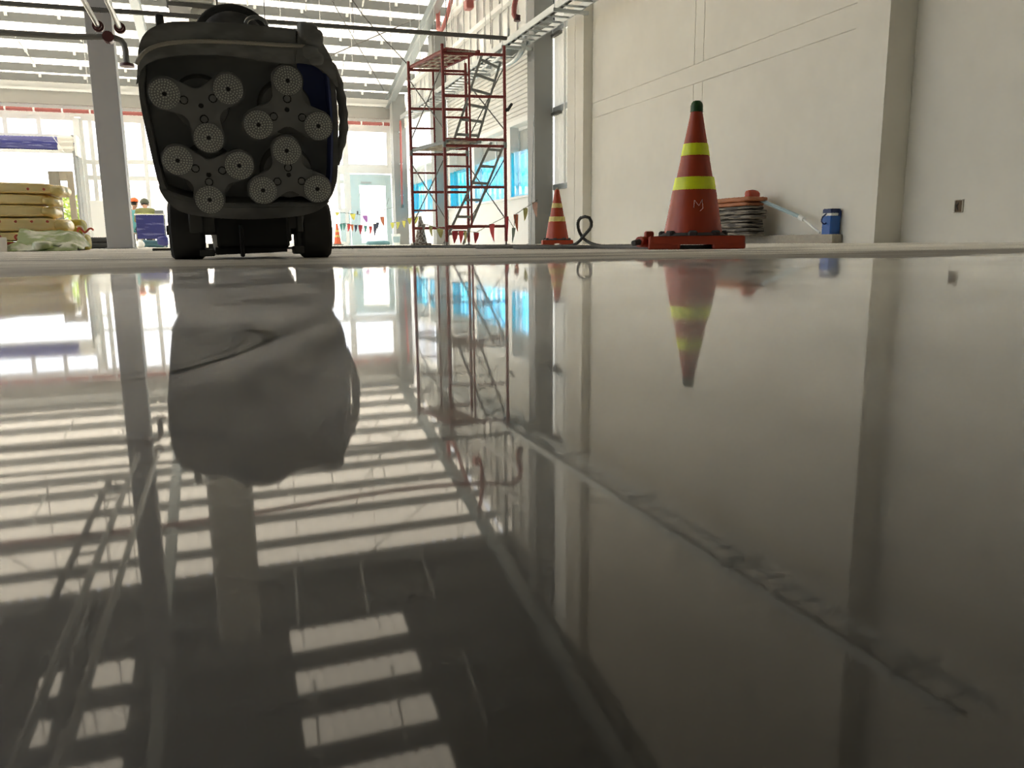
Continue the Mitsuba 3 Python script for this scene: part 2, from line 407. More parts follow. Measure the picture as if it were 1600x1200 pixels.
def column(x0, x1, y0, y1, z1, label, mat='column_grey'):
    k = thing('steel_column', label, 'column')
    part(k, 'shaft', cbox(x0, x1, y0, y1, 0.0, z1, 0.004), mat)
    part(k, 'base_plate', cbox(x0 - 0.03, x1 + 0.03, y0 - 0.03, y1 + 0.03, 0, 0.015, 0.003), 'column_grey')
    part(k, 'cap_plate', box(x0 - 0.02, x1 + 0.02, y0 - 0.02, y1 + 0.02, z1 - 0.02, z1), 'column_grey')
    return k


column(-1.705, -1.338, 14.0, 14.35, zroof(14.2) - 0.35, 'free-standing grey steel column left of the grinder, cut by the top of the picture', 'column_grey_lit')
column(5.63, 6.0, 14.1, 14.46, zroof(14.2) - 0.35, 'grey steel column on the right wall beside the second traffic cone')
column(5.64, 6.0, 21.5, 21.86, zroof(21.6) - 0.35, 'grey steel column on the right wall seen through the scaffold')
column(5.49, 5.92, 26.2, 26.6, zroof(26.3) - 0.05, 'pale steel column in the corner beside the glazed door')

# blue-filmed windows in the right wall
WIN = [(14.9, 16.45), (16.9, 19.05), (19.3, 21.3), (22.0, 23.9), (24.1, 26.0)]
for i, (ya, yb) in enumerate(WIN):
    k = structure('window_%d' % (i + 1), 'aluminium window covered with bright blue protective film')
    for y in (ya, (ya + yb) / 2, yb):
        part(k, 'frame', box(6.19, 6.26, y - 0.025, y + 0.025, 1.0, 2.47 if i < 3 else 2.4), 'white_metal')
    for z in (1.03, 1.93, 2.43 if i < 3 else 2.37):
        part(k, 'frame', box(6.19, 6.26, ya, yb, z - 0.03, z + 0.03), 'white_metal')
    part(k, 'pane', box(6.228, 6.232, ya, yb, 1.0, 1.93), 'glass')
    part(k, 'upper_pane', box(6.22, 6.222, ya, yb, 1.93, 2.45 if i < 3 else 2.4), 'frosted', label='frosted upper pane')
    film = corrugated(ya, yb, 1.0, 1.93, 6.03, 0.35, 0.012)
    part(k, 'protective_film', film, 'blue_film', True, label='bright blue film')
for a, b in ((14.46, 14.9), (16.45, 16.9), (19.05, 19.3), (21.3, 21.5), (21.86, 22.0), (23.9, 24.1), (26.0, 26.2)):
    part(w, 'window_pier', box(XW, 6.26, a, b, 1.0, 2.47), 'white')
k = structure('window_6', 'tall clear window above the blue-filmed ones in the far bay')
for y in (21.86, 23.3, 24.75, 26.2):
    part(k, 'mullion', box(6.04, 6.16, y - 0.03, y + 0.03, 2.5, 3.75), 'white_metal')
part(k, 'pane', box(6.098, 6.102, 21.86, 26.2, 2.5, 3.75), 'glass')

# front wall: glazing under a beige beam
w = structure('wall_front', 'glazed front wall under a beige beam')
part(w, 'beam', cbox(XL, 6.1, 26.85, 27.1, 4.11, 4.50, 0.006), 'beam_beige')
part(w, 'fascia', box(XL, 6.2, 27.02, 27.12, 4.5, 5.1), 'white')
part(w, 'channel', box(XL, 6.1, 26.95, 27.05, 3.80, 4.11), 'white_metal')
part(w, 'ledge_angle', box(XL, 5.5, 26.80, 26.87, 4.48, 4.55), 'white_metal')
part(w, 'corner_pier', box(5.55, 6.25, 26.75, 27.1, -0.01, 4.2), 'white')
part(w, 'end_pier', box(XL, -9.0, 26.9, 27.1, -0.01, 3.8), 'white')


def glazing(label, xs, zs, zsolid=None):
    """window with vertical mullions at xs and rails at zs; panes between"""
    k = structure('window_%d' % (7 + glazing.n), label); glazing.n += 1
    for x in xs: part(k, 'mullion', cbox(x - 0.055, x + 0.055, 26.93, 27.05, zs[0], zs[-1], 0.004), 'white_metal')
    for z in zs: part(k, 'rail', cbox(xs[0], xs[-1], 26.94, 27.04, z - 0.065, z + 0.065, 0.004), 'white_metal')
    for a, b in zip(xs[:-1], xs[1:]):
        for c, d in zip(zs[:-1], zs[1:]):
            part(k, 'pane', box(a + 0.03, b - 0.03, 26.988, 26.992, c + 0.035, d - 0.035), 'glass')
    return k


glazing.n = 0
glazing('row of high panes above the blue roller shutter', [-9.0, -7.3, -5.6, -4.75, -3.82], [3.22, 3.76])
glazing('narrow glazed strip between the shutter opening and the grey column', [-3.66, -3.42, -2.98, -2.55], [0.05, 2.07, 2.52, 3.76])
glazing('tall glazing right of the grey column behind two seated workers', [-2.55, -2.0, -1.0], [0.05, 2.07, 2.55, 3.76])
glazing('tall glazing hidden behind the grinder', [-1.0, 0.4, 1.8, 3.2, 4.0], [0.05, 2.07, 2.55, 3.76])
glazing('large high pane above the glazed door', [4.0, 4.08, 5.47, 5.56], [2.58, 3.76])
k = glazing('small side light left of the glazed door', [3.77, 4.10], [1.15, 2.36])
part(k, 'lower_panel', box(3.77, 4.10, 26.95, 27.03, 0.0, 1.12), 'aluminium_blue')
part(k, 'upper_rail', cbox(3.7, 5.56, 26.92, 27.06, 2.36, 2.58, 0.005), 'white_metal')
k = structure('door_1', 'pale blue aluminium door with a tall glass pane')
for a, b, c, d in ((4.13, 4.45, 0, 2.32), (5.33, 5.52, 0, 2.32), (4.45, 5.33, 1.97, 2.32), (4.45, 5.33, 0.0, 0.08)):
    part(k, 'stile', cbox(a, b, 26.94, 27.03, c, d, 0.004), 'aluminium_blue')
part(k, 'pane', box(4.44, 5.34, 26.983, 26.987, 0.07, 1.98), 'glass')
part(k, 'lock', cbox(4.33, 4.37, 26.91, 26.95, 1.02, 1.12, 0.003), 'dark_steel')
part(k, 'door_closer', cbox(4.5, 4.85, 26.88, 26.94, 2.02, 2.08, 0.004), 'galvanised')
k = structure('trim_1', 'thin posts framing the shutter opening')
part(k, 'post', box(-3.82, -3.70, 26.85, 27.05, 0, 3.76), 'white_metal')
part(k, 'track', box(-3.86, -3.80, 26.3, 26.8, 0, 3.2), 'column_grey')
k = thing('roller_shutter', 'rolled-up blue shutter under plastic film above the wide opening', 'shutter')
m = tube([[-9.0, 26.45, 2.95], [-3.75, 26.45, 2.97]], 0.19, 20)
part(k, 'rolled_curtain', m, 'wrap_blue', 40)
part(k, 'bottom_bar', cbox(-9.0, -3.8, 26.34, 26.42, 2.69, 2.78, 0.006), 'white_metal')
part(k, 'film_wrap', at(soft_box(0.5, 0.46, 0.46, 4, 0.03, 7, 5), -4.0, 26.45, 2.96), 'wrap_clear', True)
part(k, 'end_bracket', cbox(-3.78, -3.72, 26.2, 26.9, 2.62, 3.2, 0.006), 'white_metal')
k = thing('tie_rod', 'thin slanting tie rod hanging in front of the rolled blue shutter', 'rod')
put(k, tube([[-3.93, 26.2, 3.72], [-4.35, 26.2, 3.22], [-4.05, 26.2, 2.70]], 0.012, 6), 'white_metal')

# left and back walls (outside the picture, seen only by the light)
w = structure('wall_left', 'side wall with high windows')
YW0, YW1, ZW = 4.0, 25.0, 8.2
under = Polygon([(YB, -1), (27.1, -1), (27.1, zt(27.1)), (RIDGE, zt(RIDGE)), (YB, zt(YB))])
glass = sbox(YW0, 0.9, YW1, ZW).intersection(Polygon([(YB, -1), (27.1, -1), (27.1, zroof(27.1) - 0.3), (RIDGE, zroof(RIDGE) - 0.3)]))
for q in (sbox(YB, -0.01, 27.1, 0.9), sbox(YB, 0.9, YW0, 14), sbox(YW1, 0.9, 27.1, 14), sbox(YW0, 0.9, YW1, 14).difference(glass)):
    part(w, 'wall_panel', ex_x(q.intersection(under), XL - 0.2, XL), 'grey_paint')
k = structure('window_20', 'wide band of windows in the left wall')
for y in np.arange(YW0, YW1 + 0.1, 2.1): part(k, 'mullion', box(XL - 0.12, XL - 0.02, y - 0.04, y + 0.04, 0.9, min(ZW, zroof(y) - 0.3)), 'white_metal')
for z in (3.0, 5.0): part(k, 'rail', box(XL - 0.12, XL - 0.02, YW0, min(YW1, 27.2 - (z + 0.3 - Z0) / SL), z - 0.04, z + 0.04), 'white_metal')
part(k, 'pane', ex_x(glass, XL - 0.072, XL - 0.068), 'glass')
w = structure('wall_back', 'plain back wall behind the camera')
put(w, box(XL, 6.6, YB - 0.2, YB, -0.01, zt(YB)), 'grey_paint')

# roof
c = structure('ceiling', 'sloping steel roof with purlins, skylight sheets and rafters')
YP = [21.3, 22.04, 23.37, 24.3, 25.3, 26.2, 26.85, 20.25, 19.1, 18.0, 16.6, 15.35, 14.16, 13.08, 11.9, 10.8, 9.7, 8.6, 7.5, 6.4, 5.3, 4.2, 3.1, 2.0, 0.5, -1.5, -3.5, -5.5, -7.5]
for y in sorted(YP, reverse=True):
    z = zroof(y)
    prof_ = [(y - 0.03, z), (y + 0.03, z), (y + 0.03, z + 0.012), (y - 0.018, z + 0.012), (y - 0.018, z + 0.188), (y - 0.09, z + 0.188), (y - 0.09, z + 0.2), (y - 0.03, z + 0.2)]
    part(c, 'purlin', ex_x(prof_, XL, 6.05), 'purlin')
    if y > 20:
        for x in np.arange(-5.7, 5.4, 1.15):
            part(c, 'purlin_cleat', box(x - 0.035, x + 0.035, y - 0.10, y - 0.02, z + 0.10, z + 0.18), 'white_metal')


def roof_sheet(x0, x1, y0, y1):
    xs, dz = [], []
    n = int(round((x1 - x0) / 0.25))
    for i in range(n):
        a = x0 + (x1 - x0) * i / n; s = (x1 - x0) / n
        xs += [a, a + 0.70 * s, a + 0.80 * s, a + 0.90 * s]; dz += [0, 0, 0.035, 0.035]
    xs.append(x1); dz.append(0)
    v = np.array([[x, y, zroof(y) + 0.205 + d] for y in (y0, y1) for x, d in zip(xs, dz)]); k = len(xs)
    i = np.arange(k - 1)
    return trimesh.Trimesh(v, np.vstack([np.stack([i, i + 1, i + k + 1], 1), np.stack([i, i + k + 1, i + k], 1)]), process=False)


YS, YK = 17.4, 8.5                                  # the roof's first bays are all translucent
for x in np.arange(XL, 5.9, 1.0):
    part(c, 'skylight_sheet', roof_sheet(x, x + 1.0, YS, 27.4), 'skylight')
ROWS = [(14.42, 15.06), (13.32, 13.90), (12.10, 12.76), (11.0, 11.6), (9.9, 10.5)]      # short skylights between purlins
edges = [XL, -11, -9, -8, -6, -5, -3.6, -3.24, -2.87, -2.06, -0.7, 0.72, 3.0, 4.6, 6.3]
LIT = {(-3.6, -3.24), (-2.87, -2.06), (0.72, 3.0)}
FILL_STRIPS = {(-9, -8), (-6, -5)}  # unseen skylight strips, added to brighten the left side
ys = [RIDGE] + sorted(v for r in ROWS for v in r) + [YS]
for a, b in zip(edges[:-1], edges[1:]):
    if (a, b) in LIT:
        for c0, c1 in zip(ys[:-1], ys[1:]):
            lit = (c0, c1) in ROWS
            part(c, 'skylight_sheet' if lit else 'roof_sheet', roof_sheet(a, b, c0, c1), 'skylight' if lit else 'roof_panel')
    else:
        lit = (a, b) in FILL_STRIPS
        part(c, 'skylight_sheet' if lit else 'roof_sheet', roof_sheet(a, b, RIDGE, YS), 'skylight' if lit else 'roof_panel')
    part(c, 'roof_sheet', roof_sheet(a, b, YB - 0.2, RIDGE), 'roof_panel')
for x, d, mat in ((-1.52, 0.34, 'galvanised'), (5.5, 0.30, 'galvanised'), (-8.6, 0.34, 'galvanised')):
    for ya, yb in ((RIDGE, 26.8), (YB, RIDGE)):
        za, zb = zroof(ya), zroof(yb)
        tilt = [(ya, za - d), (yb, zb - d), (yb, zb), (ya, za)]
        part(c, 'rafter', cat(ex_x(tilt, x - 0.006, x + 0.006), ex_x([(ya, za - d), (yb, zb - d), (yb, zb - d + 0.012), (ya, za - d + 0.012)], x - 0.10, x + 0.10), ex_x([(ya, za - 0.012), (yb, zb - 0.012), (yb, zb), (ya, za)], x - 0.10, x + 0.10)), mat)
for x in (-4.6, -3.1, 0.9, 2.3, 3.7):
    for yy in (24.8, 20.8, 15.9, 12.5):
        part(c, 'sag_rod', bar([x, yy - 0.9, zroof(yy - 0.9) + 0.03], [x + 0.12, yy + 0.9, zroof(yy + 0.9) + 0.03], 0.022, 6), 'white_metal')
for xa, ya, xb, yb in ((1.6, 26.0, 5.2, 21.5), (5.2, 26.0, 3.0, 21.0), (-6.0, 20.0, -1.6, 15.0), (0.5, 14.8, 4.8, 19.0)):
    part(c, 'wind_brace', bar([xa, ya, zroof(ya) - 0.05], [xb, yb, zroof(yb) - 0.05], 0.014, 6), 'dark_steel')
for x, y, z in ((1.7, 20.6, 4.6), (2.6, 20.4, 4.9), (3.3, 20.2, 4.4), (4.1, 19.4, 4.2), (4.6, 18.6, 4.0), (4.9, 17.0, 3.7), (-3.0, 24.0, 4.2), (-2.2, 23.4, 4.0)):
    part(c, 'hanger_rod', bar([x, y, z], [x, y, zroof(y)], 0.008, 5), 'white_metal')

# ------------------------------------------------------------------ services under the roof
k = thing('conduit_rail', 'long grey steel rail crossing under the roof from the column to the cable tray', 'rail')
part(k, 'channel', flatbar([-7.0, 13.84, 3.45], [5.0, 13.84, 3.60], 0.05, 0.06), 'dark_steel')
for x in (-2.9, 0.9, 2.3, 3.9, 4.7): part(k, 'hanger_rod', bar([x, 13.84, 3.48], [x, 13.84, zroof(13.84)], 0.006, 5), 'dark_steel')

for x, lab in ((-1.47, 'left one of two chrome sprinkler pipes ending in flanges at the grey column'), (-1.185, 'right one of two chrome sprinkler pipes ending in flanges at the grey column')):
    k = thing('sprinkler_pipe', lab, 'pipe')
    part(k, 'tube', bar([x, 3.0, 3.2], [x, 13.45, 3.2], 0.035, 14), 'steel_pipe', 40)
    part(k, 'flange', bar([x, 13.45, 3.2], [x, 13.50, 3.2], 0.078, 20), 'dark_red_pipe', 40)
    part(k, 'end_ring', bar([x, 13.38, 3.2], [x, 13.45, 3.2], 0.055, 16), 'dark_red_pipe', 40)
k = thing('fire_pipe', 'dark pipe crossing the grey column and turning down to a flange', 'pipe')
part(k, 'tube', tube(smooth_path([[-7.0, 13.4, 2.94], [-4, 13.4, 2.98], [-2.2, 13.4, 3.01], [-1.6, 13.4, 3.03], [-1.26, 13.4, 3.04], [-1.17, 13.4, 3.01], [-1.135, 13.4, 2.92], [-1.13, 13.4, 2.80], [-1.13, 13.4, 2.68]], 90), 0.042, 14), 'dark_steel', 50)
part(k, 'flange', bar([-1.13, 13.4, 2.69], [-1.13, 13.4, 2.65], 0.10, 20), 'dark_red_pipe', 40)
part(k, 'coupling', bar([-1.34, 13.33, 3.04], [-1.34, 13.47, 3.04], 0.078, 18), 'dark_red_pipe', 40)
k = thing('red_fire_main', 'thick red fire main running across the hall high under the roof', 'pipe')
part(k, 'tube', tube(smooth_path([[-9, 14.9, 4.95], [-4, 14.9, 4.95], [0, 14.9, 4.95], [5.2, 14.9, 4.95], [5.5, 14.9, 4.93], [5.58, 14.9, 4.85], [5.6, 14.9, 4.7], [5.6, 14.9, 4.22]], 120), 0.05, 12), 'red_pipe', 50)
part(k, 'collar', bar([5.6, 14.9, 4.2], [5.6, 14.9, 4.3], 0.065, 14), 'dark_red_pipe', 40)
k = thing('red_riser_pipe', 'bright red pipe coming down the far wall and turning along it', 'pipe')
part(k, 'riser', tube([[5.6, 20.65, 6.0], [5.6, 20.65, 5.42]], 0.055, 14), 'red_pipe', 50)
part(k, 'branch', tube(smooth_path([[5.6, 20.65, 5.46], [5.6, 20.55, 5.38], [5.6, 20.2, 5.36], [5.6, 17.6, 5.31]], 24), 0.05, 12), 'red_pipe', 50)
part(k, 'valve', cbox(5.52, 5.70, 17.9, 18.15, 5.22, 5.42, 0.02), 'red_pipe')
k = thing('red_wall_pipe', 'thin red pipe along the beam of the glazed front wall', 'pipe')
part(k, 'tube', bar([-9, 26.75, 3.93], [5.5, 26.75, 3.93], 0.055, 12), 'red_pipe', 40)
for x in np.arange(-8.4, 5.3, 0.72): part(k, 'strap', bar([x - 0.02, 26.75, 3.93], [x + 0.03, 26.75, 3.93], 0.062, 12), 'white_metal')
k = thing('red_drop_pipe', 'thin red drop pipe on the corner column left of the scaffold', 'pipe')
part(k, 'tube', tube([[5.72, 26.05, 3.95], [5.70, 26.05, 2.6], [5.69, 26.05, 1.3]], 0.035, 10), 'red_pipe', 40)
part(k, 'cap', bar([5.69, 26.05, 1.3], [5.69, 26.05, 1.2], 0.05, 10), 'dark_steel')
for z in (1.6, 2.6, 3.6): part(k, 'clamp', box(5.65, 5.75, 26.03, 26.2, z - 0.02, z + 0.02), 'galvanised')

k = thing('thin_conduit', 'thin white conduit running along under the purlins near the glazed front wall', 'pipe')
put(k, bar([-9, 26.4, 5.13], [5.4, 26.4, 5.13], 0.022, 8), 'white_metal')
k = thing('cable_tray', 'galvanised cable ladder running along the right wall above the scaffold', 'cable tray')
YT0, YT1, ZT = 4.0, 23.2, 3.62
for x in (5.10, 5.50): part(k, 'side_rail', box(x - 0.012, x + 0.012, YT0, YT1, ZT - 0.05, ZT + 0.05), 'galvanised')
for y in np.arange(YT0 + 0.2, YT1, 0.30): part(k, 'rung', box(5.10, 5.50, y - 0.018, y + 0.018, ZT - 0.035, ZT - 0.01), 'galvanised')
for y in np.arange(YT0 + 0.6, YT1, 2.4):
    part(k, 'support_bar', box(5.02, 5.62, y - 0.025, y + 0.025, ZT - 0.10, ZT - 0.05), 'galvanised')
    for x in (5.05, 5.525): part(k, 'hanger_rod', bar([x, y, ZT - 0.08], [x, y, zroof(y) + 0.1], 0.006, 5), 'galvanised')
part(k, 'cable', tube(smooth_path([[5.2, y, ZT + 0.0 + 0.012 * math.sin(3 * y)] for y in np.arange(YT0, YT1, 0.8)], 60), 0.02, 6), 'cable')
part(k, 'splice_plate', box(5.12, 5.48, 14.2, 14.9, ZT - 0.06, ZT - 0.045), 'grey_paint', label='dark blue-grey plate')
k = thing('tray_bend', 'curved galvanised tray piece bending up beside the grey wall column', 'cable tray')
part(k, 'outer_rail', tube(smooth_path([[5.45, 15.7, 3.46], [5.45, 14.9, 3.44], [5.45, 14.45, 3.47], [5.45, 14.15, 3.60], [5.45, 14.05, 3.85]], 24), 0.055, 10), 'galvanised', 50)
part(k, 'inner_rail', tube(smooth_path([[5.15, 15.7, 3.46], [5.15, 14.9, 3.46], [5.15, 14.5, 3.50], [5.15, 14.25, 3.62], [5.15, 14.15, 3.85]], 24), 0.03, 8), 'galvanised', 50)
for y, z in ((15.4, 3.45), (15.0, 3.44), (14.6, 3.46), (14.3, 3.55), (14.14, 3.72)): part(k, 'rung', bar([5.15, y, z], [5.45, y, z], 0.014, 6), 'galvanised')
k = thing('overhead_cable_ladder', 'cable ladder hanging high over the left of the grey column', 'cable tray')
for x in (-2.40, -2.05): part(k, 'side_rail', box(x - 0.03, x + 0.03, 6.0, 16.8, 4.45, 4.55), 'dark_steel')
for y in np.arange(6.3, 16.7, 0.9): part(k, 'rung', box(-2.40, -2.05, y - 0.03, y + 0.03, 4.47, 4.51), 'dark_steel')
for y in (7, 10, 13, 16):
    for x in (-2.44, -2.01): part(k, 'hanger_rod', bar([x, y, 4.5], [x, y, zroof(y)], 0.008, 5), 'dark_steel')
k = thing('wrapped_duct', 'large duct wrapped in plastic film hanging from the roof above the grinder', 'duct')
part(k, 'film_wrap', at(soft_box(0.72, 0.72, 3.3, 14, 0.012, 6, 2, 4), -0.17, 14.3, 5.42), 'wrap_clear', 30)
part(k, 'bottom_frame', box(-0.52, 0.18, 13.95, 14.65, 3.70, 3.76), 'dark_steel')
for x in (-0.54, 0.20): part(k, 'hanger_rod', bar([x, 14.3, 3.75], [x, 14.3, zroof(14.3)], 0.015, 6), 'dark_steel')
part(k, 'loose_film', at(soft_box(0.55, 0.02, 0.45, 4, 0.05, 5, 4), 0.05, 14.0, 3.52), 'translucent', True)

# ------------------------------------------------------------------ scaffold with two ladders
k = thing('scaffold_tower', 'dark red two-storey frame scaffold by the blue windows', 'scaffold')
a_ = math.radians(10); fx, fy = np.array([math.cos(a_), -math.sin(a_)]), np.array([math.sin(a_) * -1, math.cos(a_)])
S0 = np.array([3.81, 13.83])
sp = lambda u, v, z: np.array([*(S0 + fx * u + fy * v), z])
WF, LF = 1.085, 1.50
UI = 0.46
for v in (0, LF):
    for u in (0, WF):
        part(k, 'post', bar(sp(u, v, 0.06), sp(u, v, 1.74), 0.028, 10), 'scaffold_red', 40)
        part(k, 'post', bar(sp(u, v, 1.74), sp(u, v, 3.42), 0.028, 10), 'scaffold_red', 40)
        part(k, 'coupling', bar(sp(u, v, 1.70), sp(u, v, 1.80), 0.033, 10), 'grey_paint', 40)
        part(k, 'foot', cat(bar(sp(u, v, 0.0), sp(u, v, 0.012), 0.06, 12), bar(sp(u, v, 0.01), sp(u, v, 0.08), 0.016, 8)), 'dark_steel')
    for za, zb in ((0.33, 1.73), (1.84, 3.27)):
        part(k, 'ladder_post', bar(sp(UI, v, za), sp(UI, v, zb), 0.019, 8), 'scaffold_red', 40)
    for z in (0.33, 1.02, 1.73, 1.84, 2.57, 3.27):
        part(k, 'crossbar', bar(sp(0, v, z), sp(WF, v, z), 0.025, 8), 'scaffold_red', 40)
    for z in (0.67, 1.38, 2.21, 2.93):
        part(k, 'rung', bar(sp(0, v, z), sp(UI, v, z), 0.017, 8), 'scaffold_red', 40)
for u in (0, WF):
    for za, zb in ((0.45, 1.55), (2.0, 3.1)):
        part(k, 'cross_brace', bar(sp(u, 0, za), sp(u, LF, zb), 0.011, 6), 'dark_steel')
        part(k, 'cross_brace', bar(sp(u + 0.01, 0, zb), sp(u + 0.01, LF, za), 0.011, 6), 'dark_steel')


def deck(z, mat, frame):
    p = part(k, 'platform', cat(*[flatbar(sp(u, -0.04, z), sp(u, LF + 0.04, z), 0.05, 0.045) for u in (0.04, 0.62)]), frame)
    m = flatbar(sp(0.33, -0.04, z + 0.024), sp(0.33, LF + 0.04, z + 0.024), 0.62, 0.006)
    part(p, 'deck_plate', m, mat)
    for v in np.linspace(0.05, LF - 0.05, 6): part(p, 'cross_rib', flatbar(sp(0.05, v, z + 0.005), sp(0.61, v, z + 0.005), 0.02, 0.03), 'sheet_grey')
    for u in (0.19, 0.33, 0.47): part(p, 'long_rib', flatbar(sp(u, 0, z + 0.006), sp(u, LF, z + 0.006), 0.012, 0.02), 'sheet_grey')


deck(3.31, 'scaffold_deck', 'scaffold_red')
deck(1.80, 'grey_paint', 'grey_paint')
k2 = part(k, 'tie_arm', cat(bar(sp(WF, 0, 2.34), sp(WF + 0.06, 0, 2.36), 0.03, 8), bar(sp(WF + 0.05, 0, 2.34), sp(WF + 0.13, 0, 2.46), 0.026, 8)), 'black')


def ladder(p0, p1, q0, q1, nr, label, wid=0.038):
    """rails p0-p1 (left) and q0-q1 (right), each from the foot to the top"""
    l = thing('ladder', label, 'ladder')
    p0, p1, q0, q1 = map(np.array, (p0, p1, q0, q1))
    for a, b in ((p0, p1), (q0, q1)): part(l, 'rail', flatbar(a, b, wid * 1.1, wid * 2.0, up=(0.3, 1, 0)), 'ladder_grey')
    for i in range(nr):
        t = (i + 0.6) / nr
        part(l, 'rung', flatbar(p0 + (p1 - p0) * t, q0 + (q1 - q0) * t, 0.045, 0.045, up=(0, 0, 1)), 'ladder_grey')


ladder([4.10, 14.30, 1.83], [4.83, 14.72, 3.52], [4.53, 14.25, 1.83], [5.165, 14.66, 3.37], 6, 'grey ladder leaning through the upper storey of the scaffold')
ladder([3.79, 13.95, 0.02], [4.82, 14.25, 1.86], [4.14, 13.90, 0.02], [5.06, 14.20, 1.84], 6, 'grey ladder leaning through the lower storey of the scaffold')
k = thing('drooping_wire', 'thin black wire hanging from the roof down to the scaffold top', 'wire')
put(k, tube(smooth_path([[2.4, 17.5, 6.2], [2.9, 16.9, 4.75], [3.3, 16.0, 3.9], [3.52, 15.35, 3.40]], 30), 0.010, 6), 'cable')

# ------------------------------------------------------------------ traffic cones


def revolved(prof, mat_parent, name, mat, x, y, **kw):
    return part(mat_parent, name, at(lathe(prof, 40), x, y), mat, 35, **kw)


def traffic_cone(x, y, label, s=1.0, rz=0.0, body='cone_red', band='band_lime', cap='cap_green', half=0.212, scratch=False):
    k = thing('traffic_cone', label, 'cone')
    z0 = 0.062
    rr = lambda z: 0.135 + (0.026 - 0.135) * (z - 0.09) / (0.665 - 0.09)
    base = sbox(-half, -half, half, half).buffer(0.012)
    h2 = half - 0.062
    notch = cat(soft_ex(base, 0.022, z0, 0.008), *[cbox(cx - 0.075, cx + 0.075, cy - 0.075, cy + 0.075, 0.0, 0.03, 0.006) for cx in (-h2, h2) for cy in (-h2, h2)])
    part(k, 'base', at(notch, x, y, 0, rz), body)
    ring = cat(*[at(cbox(-0.022, 0.022, 0.135, 0.168, 0.05, 0.088, 0.008), rz=a) for a in range(0, 360, 45)], at(lathe([(0.10, 0.055), (0.162, 0.055), (0.165, 0.066), (0.145, 0.078), (0.10, 0.078), (0.10, 0.055)], 40)))
    part(k, 'collar', at(ring, x, y, 0, 12), 'rubber', 30)
    low = [(0.0, 0.06), (rr(0.07) + 0.006, 0.06), (rr(0.28) + 0.006, 0.285), (rr(0.29), 0.292)]
    part(k, 'body', at(lathe(low + [(rr(0.5), 0.5), (rr(0.655), 0.655), (rr(0.665) - 0.004, 0.667), (0, 0.667)], 48), x, y), body, 35)
    for za, zb, o in ((0.285, 0.345, 0.0075), (0.448, 0.505, 0.0025)):
        part(k, 'reflective_band', at(lathe([(rr(za) - 0.01, za), (rr(za) + o, za), (rr(zb) + o, zb), (rr(zb) - 0.01, zb), (rr(za) - 0.01, za)], 48), x, y), band, 35)
    if cap:
        part(k, 'cap', at(lathe([(0, 0.655), (0.0305, 0.655), (0.030, 0.68), (0.026, 0.697), (0.016, 0.706), (0, 0.709)], 32), x, y), cap, 40)
    else:
        part(k, 'tip', at(lathe([(0, 0.64), (0.030, 0.64), (0.012, 0.69), (0, 0.692)], 32), x, y), 'wood_pale', 40)
    if scratch:   # the letter scratched into the flank
        def on(u, z):
            ang = math.radians(-90 - 20) + u
            return np.array([x + (rr(z) + 0.0075) * math.cos(ang), y + (rr(z) + 0.0075) * math.sin(ang), z])
        st = [(-0.22, 0.196), (-0.20, 0.232), (-0.02, 0.205), (0.12, 0.235), (0.14, 0.192)]
        part(k, 'scratched_letter', cat(*[tube([on(*a), on((a[0] + b[0]) / 2, (a[1] + b[1]) / 2), on(*b)], 0.0016, 5) for a, b in list(zip(st[:-1], st[1:])) + [((0.02, 0.180), (0.16, 0.196))]]), 'pale_mark', label='pale scratched letter M')
    return k


traffic_cone(2.214, 3.42, 'red cone with two lime bands and a green cap, nearest to the camera', rz=-28, scratch=True)
k = traffic_cone(3.885, 9.0, 'red cone with two dull yellow bands beside the grey wall column', rz=-20, band='band_cream', cap=None, half=0.175)


def small_cone(x, y, h, r, label, mat, band):
    k = thing('traffic_cone', label, 'cone')
    part(k, 'base', at(soft_ex(sbox(-r * 1.3, -r * 1.3, r * 1.3, r * 1.3).buffer(0.01), 0, 0.04, 0.008), x, y), 'grey_paint' if band else mat)
    rr = lambda t: r + (0.02 - r) * t
    part(k, 'body', at(lathe([(0, 0.03), (r, 0.03), (0.022, h), (0, h)], 28), x, y), mat, 35)
    if band:
        for t in (0.38, 0.62): part(k, 'reflective_band', at(lathe([(rr(t) - 0.01, t * h), (rr(t) + 0.005, t * h), (rr(t + .1) + 0.005, (t + .1) * h), (rr(t + .1) - 0.01, (t + .1) * h), (rr(t) - 0.01, t * h)], 28), x, y), 'band_cream', 35)
    return k


small_cone(3.25, 24.0, 0.63, 0.11, 'small faded orange cone far off beside the grinder wheel', 'cone_orange', True)
small_cone(3.79, 15.72, 0.575, 0.125, 'grimy grey cone at the foot of the scaffold', 'grimy', False)

